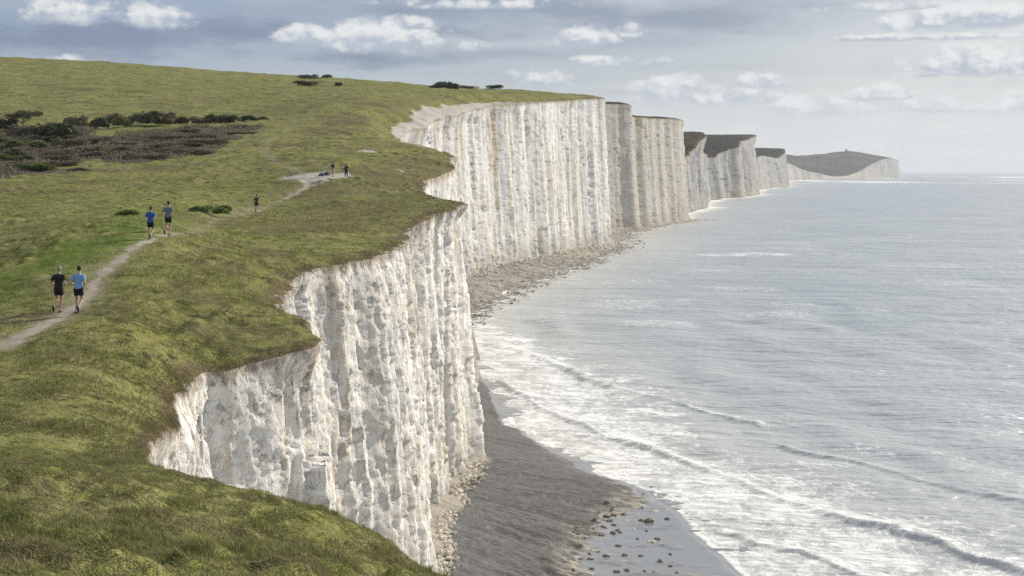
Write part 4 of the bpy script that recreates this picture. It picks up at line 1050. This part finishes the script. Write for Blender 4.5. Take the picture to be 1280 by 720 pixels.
def person(name_pos, label, height, mats, pose, hair='dark', rz=0, longsleeve=False, trousers=False, group=None, voxel=.007, vest=None):
    root = empty('person', name_pos, rz); tag(root, label, 'person', group)
    k = height / 1.76; root.scale = (k, k, k)
    J = pose
    bm = bmesh.new()
    hipz = J['hipz']; ln = J.get('lean', .06)
    def TX(z): return (z - hipz) * ln      # lean forward (+Y)
    torso = [(hipz - .07, .13, .10), (hipz, .165, .12), (hipz + .12, .15, .105), (hipz + .22, .138, .098), (hipz + .36, .165, .115), (hipz + .47, .175, .115), (hipz + .54, .15, .09), (hipz + .575, .075, .065), (hipz + .64, .055, .058)]
    def rings(g, lo, hi): return [((0, TX(z), z), (rx + g, 0, 0), (0, ry + g, 0)) for z, rx, ry in torso if lo <= z <= hi]
    ring_loft(rings(0, 0, 3), bm, 20)
    hz = hipz + .755; hy = TX(hz) + .03
    ball((0, hy, hz), (.076, .097, .118), bm, 3)
    ball((0, hy + .02, hz - .075), (.055, .07, .05), bm)                  # jaw
    tube([(0, hy + .085, hz + .02), (0, hy + .118, hz - .022), (0, hy + .09, hz - .035)], [.010, .018, .010], bm, 8)   # nose
    ball((0, hy + .088, hz - .058), (.024, .012, .010), bm, 1)            # mouth
    for sx in (-1, 1):
        ball((sx * .032, hy + .085, hz + .015), (.015, .010, .010), bm, 1)    # eyes
        ball((sx * .078, hy, hz - .005), (.012, .022, .034), bm, 1)           # ears
    tube([(0, TX(hipz + .58), hipz + .56), (0, hy - .01, hz - .06)], [.06, .055], bm)
    sh = bmesh.new(); st = bmesh.new()
    ring_loft(rings(.016, hipz + .0, hipz + .58), sh, 20)
    ring_loft([((0, TX(hipz - .10), hipz - .10), (.15, 0, 0), (0, .12, 0)), ((0, 0, hipz), (.178, 0, 0), (0, .135, 0)), ((0, TX(hipz + .1), hipz + .1), (.165, 0, 0), (0, .12, 0))], st, 20)
    for sx, key in ((-1, 'L'), (1, 'R')):
        S_, El, Wr = [Vector(p) for p in J['arm' + key]]
        S_.y += TX(S_.z); El.y += TX(El.z); Wr.y += TX(Wr.z)
        tube([S_ + Vector((-sx * .05, 0, .01)), S_, S_.lerp(El, .5), El, El.lerp(Wr, .3), Wr], [.05, .055, .047, .040, .041, .027], bm)
        d = (Wr - El).normalized()
        pc = Wr + d * .055
        ref = Vector((0, 0, 1)) if abs(d.z) < .8 else Vector((0, 1, 0))
        sd = d.cross(ref).normalized(); up = sd.cross(d).normalized()
        ring_loft([(Wr, sd * .016, up * .026), (pc, sd * .015, up * .040), (Wr + d * .095, sd * .013, up * .040)], bm, 10)
        for q, (off, ll) in enumerate(((.030, .062), (.010, .075), (-.010, .07), (-.029, .055))):
            b0 = Wr + d * .085 + up * off; b1 = b0 + d * ll * .5; b2 = b1 + (d * .35 - sd * sx * .8 * (-1 if key == 'L' else 1) * 0 + Vector((-sx * .6, 0, -.2))).normalized() * ll * .4; b3 = b2 + Vector((-sx * .8, -.3, -.3)).normalized() * ll * .25
            tube([b0, b1, b2, b3], [.0095, .009, .0085, .006], bm, 8)
        tube([Wr + d * .03 + up * .03, Wr + d * .065 + up * .058, Wr + d * .10 + up * .06], [.013, .011, .008], bm, 8)
        if longsleeve: tube([S_ + Vector((-sx * .08, 0, .0)), S_, S_.lerp(El, .5), El, El.lerp(Wr, .4), Wr - d * .02], [.065, .072, .064, .056, .052, .04], sh)
        else: tube([S_ + Vector((-sx * .08, 0, 0)), S_, S_.lerp(El, .35), S_.lerp(El, .72)], [.065, .073, .067, .066], sh)
        H_, K_, A_ = [Vector(p) for p in J['leg' + key]]
        tube([H_ + Vector((0, 0, .06)), H_, H_.lerp(K_, .4), K_ + Vector((0, 0, .03)), K_, K_.lerp(A_, .3), K_.lerp(A_, .7), A_], [.085, .09, .078, .057, .055, .057, .040, .036], bm)
        td = Vector(J['toe' + key]).normalized()
        tube([A_ - td * .05 + Vector((0, 0, -.02)), A_ + td * .08 + Vector((0, 0, -.045))], [.036, .034], bm)
        if trousers: tube([H_ + Vector((0, 0, .05)), H_, H_.lerp(K_, .45), K_, K_.lerp(A_, .45), A_ + (K_ - A_) * .06], [.098, .102, .09, .076, .07, .06], st)
        else: tube([H_ + Vector((0, 0, .05)), H_, H_.lerp(K_, .35), H_.lerp(K_, .58)], [.098, .103, .098, .10], st)
        so = bmesh.new(); up2 = td.cross(Vector((1, 0, 0))).normalized()
        if up2.z < 0: up2 = -up2
        c0 = A_ - up2 * .045
        ring_loft([(c0 - td * .085 + up2 * .01, (.025, 0, 0), up2 * .03), (c0 - td * .06, (.042, 0, 0), up2 * .046), (c0 + td * .03, (.044, 0, 0), up2 * .044), (c0 + td * .12 - up2 * .012, (.05, 0, 0), up2 * .032), (c0 + td * .18 - up2 * .016, (.03, 0, 0), up2 * .022)], so, 12)
        to_obj(so, 'shoe', mats['shoe'], root, .012)
    to_obj(bm, 'body', mats.get('skin', SKIN), root, voxel, 2)
    to_obj(sh, 'shirt', mats['shirt'], root, .013, 3)
    to_obj(st, 'trousers' if trousers else 'shorts', mats['shorts'], root, .013, 3)
    hb = bmesh.new()
    ball((0, hy - .016, hz + .022), (.083, .098, .112), hb, 3)
    for v in list(hb.verts):
        if v.co.y > hy + .055 and v.co.z < hz + .07 or v.co.z < hz - .075: hb.verts.remove(v)
    if hair == 'pony': tube([(0, hy - .1, hz + .02), (0, hy - .14, hz - .04), (0, hy - .13, hz - .14)], [.03, .034, .015], hb)
    to_obj(hb, 'hair', HAIR_G if hair == 'grey' else HAIR_D, root)
    return root
def run_pose(ph):
    s = 1 if ph else -1
    stance = lambda x: [(x, 0, .93), (x * 1.05, .10, .50), (x * .9, -.02, .085)]
    swing = lambda x: [(x, 0, .93), (x * 1.05, .10, .51), (x * .9, -.24, .25)]
    L = stance(-.09) if s > 0 else swing(-.09); R_ = swing(.09) if s > 0 else stance(.09)
    f, b = .16, -.02
    return dict(hipz=.93, lean=.09, legL=L, legR=R_, toeL=(0, 1, 0) if s > 0 else (0, .45, -.9), toeR=(0, .45, -.9) if s > 0 else (0, 1, 0),
                armL=[(-.19, 0, 1.42), (-.29, -.13 + (.06 if s > 0 else 0), 1.17), (-.23, .10 if s > 0 else .02, 1.10)], armR=[(.19, 0, 1.42), (.29, -.10 - (.06 if s > 0 else 0), 1.17), (.23, .02 if s > 0 else .12, 1.10)])
def walk_pose():
    return dict(hipz=.93, lean=.03, legL=[(-.09, 0, .93), (-.09, .10, .51), (-.08, .20, .085)], legR=[(.09, 0, .93), (.09, .02, .50), (.08, -.20, .11)], toeL=(0, 1, .1), toeR=(0, .9, -.35),
                armL=[(-.19, 0, 1.42), (-.25, -.06, 1.15), (-.24, .06, .91)], armR=[(.19, 0, 1.42), (.25, -.02, 1.15), (.24, .12, .93)])
def cloth(n, c): return mat_plain(n, c, .85, .1, 20)
BLK = cloth('black_cloth', (.018, .018, .022)); SHO = cloth('dark_shoe', (.05, .05, .05)); SHO_B = cloth('blue_shoe', (.03, .05, .10))
def ground(px, py): 
    v = at(px, py); v.z -= .01; return v
def face(v, rz=0): return math.atan2(-v.x, v.y) * 0 + rz
RUN = 'people on the clifftop turf'
person(ground(73, 388.5), 'person running on the path in a black top and black shorts, grey hair', 1.77, dict(shirt=cloth('black_top', (.022, .022, .028)), shorts=BLK, shoe=SHO), run_pose(0), 'grey', R(-8), group=RUN)
person(ground(98, 390.5), 'person running on the path in a pale blue t-shirt and black shorts', 1.80, dict(shirt=cloth('pale_blue_shirt', (.22, .34, .60)), shorts=BLK, shoe=SHO_B), run_pose(1), 'dark', R(-4), group=RUN)
person(ground(188, 298), 'person running on the path in a bright blue top, dark hair tied back', 1.68, dict(shirt=cloth('blue_top', (.035, .10, .36)), shorts=BLK, shoe=SHO), run_pose(1), 'pony', R(-6), group=RUN)
person(ground(210, 292.5), 'person running beside the blue-topped runner in a grey top', 1.82, dict(shirt=cloth('grey_top', (.16, .16, .20)), shorts=BLK, shoe=SHO), run_pose(0), 'dark', R(-10), group=RUN)
person(ground(320.5, 265), 'person running alone in a dark green top further along the path', 1.74, dict(shirt=cloth('green_top', (.022, .075, .035)), shorts=cloth('dark_green_shorts', (.015, .03, .02)), shoe=SHO), run_pose(1), 'dark', R(-20), group=RUN, voxel=.012)
pF = ground(416, 217.5)
person(pF, 'person standing beyond the bare chalk patch in a dark top and pale grey shorts', 1.80, dict(shirt=cloth('slate_top', (.05, .055, .075)), shorts=cloth('pale_shorts', (.42, .42, .47)), shoe=SHO), walk_pose(), 'dark', R(-30), group=RUN, voxel=.012)
pG = ground(433, 219.5)
wp = walk_pose(); wp['armR'] = [(.19, 0, 1.42), (.33, -.02, 1.22), (.30, .10, 1.42)]
person(pG, 'person walking at the chalk patch in a navy jacket carrying a yellow bundle', 1.66, dict(shirt=cloth('navy_jacket', (.03, .05, .09)), shorts=cloth('dark_trousers', (.02, .022, .028)), shoe=SHO), wp, 'dark', R(35), longsleeve=True, trousers=True, group=RUN, voxel=.012)
# yellow bundle on the walker's shoulder
bm = bmesh.new()
tube([(-.20, 0, .34), (-.12, .01, .22), (0, 0, 0), (.10, 0, -.16), (.16, .01, -.27)], [.03, .07, .075, .065, .03], bm, 12)
o = to_obj(bm, 'bundle', cloth('yellow_cloth', (.75, .72, .10)), None); o.location = pG + Vector((.36, -.08, 1.40))
tag(o, 'slim bright yellow bundle carried on the shoulder of the walker in navy', 'bundle')
# rucksacks set down on the turf beside the chalk
def rucksack(px, py, col, label, rz, s=1.0):
    v = ground(px, py); r = empty('rucksack', v, rz); r.scale = (s, s, s); tag(r, label, 'rucksack', 'rucksacks set down by the chalk patch')
    bm = bmesh.new()
    ring_loft([((-.36, 0, .12), (0, .10, 0), (0, 0, .08)), ((-.3, 0, .16), (0, .18, 0), (0, 0, .15)), ((0, 0, .18), (0, .2, 0), (0, 0, .19)), ((.25, 0, .16), (0, .17, 0), (0, 0, .15)), ((.36, 0, .13), (0, .1, 0), (0, 0, .08))], bm, 14)
    to_obj(bm, 'bag', cloth('bag_cloth', col), r)
    bm = bmesh.new(); tube([(-.2, -.12, .31), (-.05, -.2, .38), (.15, -.16, .34), (.25, -.1, .28)], [.02] * 4, bm, 8); to_obj(bm, 'strap', cloth('strap_cloth', (.5, .5, .52)), r)
    bm = bmesh.new(); ball((.1, -.17, .15), (.13, .06, .1), bm); to_obj(bm, 'pocket', cloth('pocket_cloth', (.40, .41, .45)), r)
rucksack(409, 216.3, (.02, .03, .08), 'navy rucksack lying nearest the standing person beyond the chalk', .3, 1.15)
rucksack(402, 217.2, (.10, .12, .20), 'blue-grey rucksack lying left of the navy one', 2.8, 1.0)

# ------------------------------------------------------------------ lighthouse on the far headland
def lighthouse():
    px, y = 1058, 6560.
    x = (px - 640) * y / F
    z = float(land_z(np.array([x]), np.array([y]))[0])
    r = empty('lighthouse', (x, y, z - 1)); tag(r, 'squat dark stone lighthouse tower with a low house on the far headland', 'lighthouse')
    stone = mat_plain('granite', (.22, .20, .18), .9, .2, .4); dark = mat_plain('lantern_glass', (.05, .05, .055), .4, .2, .4)
    def cyl(name, prof, mat, seg=20, parent=r, c=(0, 0)):
        bm = bmesh.new(); ring_loft([((c[0], c[1], zz), (rr, 0, 0), (0, rr, 0)) for rr, zz in prof], bm, seg); return to_obj(bm, name, mat, parent)
    cyl('tower', [(5.6, 0), (5.2, 9), (5.0, 13.4), (5.6, 13.6), (5.6, 14.6), (5.2, 14.7)], stone)
    cyl('lantern', [(3.6, 14.7), (3.6, 17.2), (3.9, 17.3), (2.2, 18.6), (.4, 19.2)], dark)
    def box(name, x0, x1, y0, y1, z0, z1, mat, parent=r, ridge=0):
        bm = bmesh.new()
        vs = [bm.verts.new(p) for p in ((x0, y0, z0), (x1, y0, z0), (x1, y1, z0), (x0, y1, z0), (x0, y0, z1), (x1, y0, z1), (x1, y1, z1), (x0, y1, z1))]
        for f in ((0, 1, 5, 4), (1, 2, 6, 5), (2, 3, 7, 6), (3, 0, 4, 7), (0, 3, 2, 1)): bm.faces.new([vs[i] for i in f])
        if ridge:
            a = bm.verts.new((x0, (y0 + y1) / 2, z1 + ridge)); b = bm.verts.new((x1, (y0 + y1) / 2, z1 + ridge))
            bm.faces.new((vs[4], vs[5], b, a)); bm.faces.new((vs[6], vs[7], a, b)); bm.faces.new((vs[5], vs[6], b)); bm.faces.new((vs[7], vs[4], a))
        else: bm.faces.new([vs[i] for i in (4, 5, 6, 7)])
        o = to_obj(bm, name, mat, parent); o.data.polygons.foreach_set('use_smooth', np.full(len(o.data.polygons), False)); return o
    h = box('house', -13, -5, -4.5, 4.5, 0, 5.2, stone)
    box('roof', -13.4, -4.7, -5, 5, 5.22, 5.3, mat_plain('slate', (.10, .10, .11), .7, .2, .4), h, ridge=3)
    for zz in (4.5, 9.5): box('window', -.8, .8, -5.62, -5.3, zz, zz + 2, dark)
lighthouse()

# ------------------------------------------------------------------ air
def haze():
    x0, x1, y0, y1, z0, z1 = -15500, 30500, -300, 34000, -8, 172
    bm = bmesh.new(); bmesh.ops.create_cube(bm, size=1)
    for v in bm.verts: v.co = Vector(((x0 + x1) / 2 + v.co.x * (x1 - x0), (y0 + y1) / 2 + v.co.y * (y1 - y0), (z0 + z1) / 2 + v.co.z * (z1 - z0)))
    me = bpy.data.meshes.new('haze'); bm.to_mesh(me); bm.free()
    m = Mat('sea_air'); v = m.n('ShaderNodeVolumePrincipled')
    v.inputs['Color'].default_value = (.86, .91, .97, 1); v.inputs['Density'].default_value = 5.5e-5; v.inputs['Anisotropy'].default_value = .2
    m.t.links.new(v.outputs[0], m.out.inputs['Volume'])
    me.materials.append(m.m)
    o = bpy.data.objects.new('haze', me); COL.objects.link(o); tag(o, kind='stuff')
haze()

# ------------------------------------------------------------------ sky and sun
w = bpy.data.worlds.new('World'); scene.world = w; w.use_nodes = True
w.node_tree.nodes.clear()
m = Mat('', w.node_tree)
sky = m.n('ShaderNodeTexSky', sky_type='NISHITA', sun_disc=False, sun_elevation=SUN_EL, sun_rotation=SUN_AZ, air_density=1.1, dust_density=2.2, ozone_density=1.2, altitude=0)
dirv = m.vmath('NORMALIZE', m.n('ShaderNodeTexCoord').outputs['Generated']); D = m.xyz(dirv)
az = m.math('ARCTAN2', D[0], D[1]); el = m.math('ARCSINE', D[2])
elc = m.math('MAXIMUM', D[2], .012)
flat = m.comb(m.math('DIVIDE', D[0], elc), m.math('DIVIDE', D[1], elc), 0)
ae = m.comb(az, el, 0)
# high broken sheet
sheet_n = m.noise(m.vmath('MULTIPLY', flat, (.22, .16, 1)), 1.0, 6, .55)
sheet = m.math('MULTIPLY', m.ss(sheet_n, .40, .66), m.ss(el, .03, .095))
low_n = m.noise(m.vmath('MULTIPLY', ae, (14, 60, 1)), 1.0, 5, .6)
wob = m.noise(m.vmath('MULTIPLY', ae, (70, 90, 1)), 1.0, 4, .6)
def billow(off):
    v = m.vmath('ADD', m.vmath('MULTIPLY', ae, (44, 66, 1)), (off[0], off[1], 0))
    n1 = m.noise(v, 1.0, 7, .62)
    b1 = m.voro(m.vmath('ADD', v, m.comb(wob, m.math('MULTIPLY', wob, .7), 0)), 2.2)
    return m.math('ADD', m.math('MULTIPLY', n1, .86), m.math('MULTIPLY', m.math('SUBTRACT', 1.0, b1), .15))
lump = billow((0, 0)); lump_s = billow((.22, .26))
def dir_of(px, py):
    a = math.atan((px - 640) / F); return a, math.atan((214 - py) / F * math.cos(a))
CLOUDS = [(95, 14, 52, 18, .75), (198, 22, 36, 18, .9), (386, 46, 38, 13, 1), (478, 46, 62, 22, 1), (520, 30, 20, 8, .8), (584, 57, 22, 7, .6), (730, 47, 36, 13, .9), (792, 39, 22, 10, .6), (752, 76, 34, 7, 1), (820, 78, 18, 5, .6), (676, 98, 32, 11, .55),
          (836, 113, 40, 19, 1), (900, 121, 60, 13, .9), (952, 101, 26, 10, 1), (1097, 117, 38, 11, .9), (1215, 77, 72, 20, 1), (1020, 136, 60, 16, .6), (1165, 132, 56, 12, .5), (1085, 48, 40, 4, .7), (1180, 46, 110, 5, .7), (1225, 22, 110, 17, 1), (1110, 8, 60, 7, .7), (80, 73, 22, 6, .6), (1280, 130, 40, 16, .6),
          (600, 6, 90, 7, .5), (1160, 92, 26, 7, .6)]
puff = None; vloc = None
for px, py, rx, ry, s in CLOUDS:
    a, e = dir_of(px, py); a2, _ = dir_of(px + rx, py); _, e2 = dir_of(px, py - ry)
    rx *= 1.1; e2 = e + (e2 - e) * 1.3; a2 = a + (a2 - a) * 1.1
    d = m.vmath('MULTIPLY', m.vmath('SUBTRACT', ae, (a, e - .25 * abs(e2 - e), 0)), (1 / abs(a2 - a), 1 / abs(e2 - e), 0))
    dx = m.xyz(d)
    dn = m.math('MAXIMUM', dx[1], m.math('MULTIPLY', dx[1], -2.2))
    q = m.math('SUBTRACT', 1.0, m.vmath('LENGTH', m.comb(dx[0], dn, 0)))
    q = m.math('MULTIPLY', m.math('ADD', q, .25), s)
    if puff is None: puff, vloc = q, dx[1]
    else:
        g = m.math('GREATER_THAN', q, puff)
        vloc = m.math('MULTIPLY_ADD', g, m.math('SUBTRACT', dx[1], vloc), vloc)
        puff = m.math('MAXIMUM', puff, q)
field = m.math('ADD', m.math('MULTIPLY', puff, 1.15), m.math('MULTIPLY', m.math('SUBTRACT', lump, .47), 2.7))
cum = m.math('MULTIPLY', m.ss(field, -.02, .72), m.math('MULTIPLY', m.ss(puff, -.35, .05), m.ss(vloc, -.75, -.05, .3, 1)))
lit = m.ss(m.math('ADD', m.math('MULTIPLY', m.math('SUBTRACT', lump, lump_s), 2.2), m.math('ADD', m.math('MULTIPLY', vloc, .75), m.math('MULTIPLY', m.math('SUBTRACT', lump, .5), 1.2))), -.35, .65)
cumcol = m.mix(lit, (3.4, 3.85, 4.5), (6.1, 6.2, 6.2))
c0 = sky.outputs[0]
# thin maritime sky: the clear blue is pale and whitens towards the sea
c1 = m.mix(.8, c0, m.mix(m.ss(el, .01, .13), (3.5, 4.1, 4.7), m.mix(m.ss(az, -.38, .3), (1.55, 2.15, 3.4), (2.4, 3.05, 3.95))))
sheetcol = m.mix(m.ss(m.noise(m.vmath('MULTIPLY', flat, (.5, .35, 1)), 1, 5), .38, .64), (2.2, 2.6, 3.3), (4.4, 4.75, 5.1))
c1 = m.mix(m.math('MULTIPLY', sheet, .8), c1, sheetcol)
# heavy blue-grey layers
dk = None
for px, py, rx, ry, sw in [(120, 48, 260, 30, 1), (300, 40, 130, 22, .9), (470, 72, 120, 14, .7), (660, 12, 240, 22, .8), (880, 24, 230, 20, .9), (1010, 8, 120, 16, .6), (560, 40, 90, 16, .5), (-300, 30, 300, 60, 1)]:
    a, e = dir_of(px, py); a2, _ = dir_of(px + rx, py); _, e2 = dir_of(px, py - ry)
    dd = m.vmath('MULTIPLY', m.vmath('SUBTRACT', ae, (a, e, 0)), (1 / abs(a2 - a), 1 / abs(e2 - e), 0))
    q = m.math('MULTIPLY', m.math('SUBTRACT', 1.0, m.vmath('LENGTH', dd)), sw)
    dk = q if dk is None else m.math('MAXIMUM', dk, q)
dn_ = m.noise(m.vmath('MULTIPLY', ae, (16, 50, 1)), 1.0, 6, .6)
dkm = m.ss(m.math('ADD', dk, m.math('MULTIPLY', m.math('SUBTRACT', dn_, .5), 2.4)), -.15, .8)
c1 = m.mix(m.math('MULTIPLY', dkm, .8), c1, m.mix(m.ss(az, -.3, .25), (1.45, 1.85, 2.75), (2.4, 2.8, 3.4)))
# bright veil round the sun's side
c1 = m.mix(m.math('MULTIPLY', m.ss(az, .10, .42), m.ss(dn_, .35, .65, .3, .75)), c1, (5.6, 5.8, 5.9))
c1 = m.mix(m.math('MULTIPLY', cum, .93), c1, cumcol)
vis = m.math('MULTIPLY', m.ss(el, -.002, .080, 1, 0), m.ss(az, -.35, .25, .35, .92))
c1 = m.mix(vis, c1, m.mix(m.ss(low_n, .42, .64, 0, .6), (5.3, 5.6, 5.85), (6.1, 6.25, 6.3)))
c1 = m.mix(m.ss(D[2], -.02, .0, 1, 0), c1, (1.5, 1.6, 1.7))
bg = m.n('ShaderNodeBackground'); m.put(bg.inputs[0], c1); bg.inputs[1].default_value = .121
out = m.n('ShaderNodeOutputWorld'); w.node_tree.links.new(bg.outputs[0], out.inputs[0])

sl = bpy.data.lights.new('sun', 'SUN'); sl.energy = 4.5; sl.angle = R(.5); sl.color = (1, .93, .82)
so = bpy.data.objects.new('sun', sl); COL.objects.link(so)
sd = Vector((math.sin(SUN_AZ) * math.cos(SUN_EL), math.cos(SUN_AZ) * math.cos(SUN_EL), math.sin(SUN_EL)))
so.rotation_euler = (-sd).to_track_quat('-Z', 'Y').to_euler(); so.location = (50, 0, 80)

# ------------------------------------------------------------------ camera
cam = bpy.data.cameras.new('camera'); co = bpy.data.objects.new('camera', cam); COL.objects.link(co)
co.location = (0, 0, HC); co.rotation_euler = (R(90), 0, 0)
cam.sensor_width = 36; cam.lens = 36 * F / 1280; cam.shift_y = -146 / 1280
cam.clip_start = .1; cam.clip_end = 120000
scene.camera = co
scene.view_settings.view_transform = 'Standard'; scene.view_settings.look = 'None'; scene.view_settings.gamma = 1
scene.view_settings.use_curve_mapping = False; scene.view_settings.exposure = .16
scene.cycles.use_denoising = False
scene.cycles.use_adaptive_sampling = False
scene.cycles.max_bounces = 6; scene.cycles.volume_bounces = 0
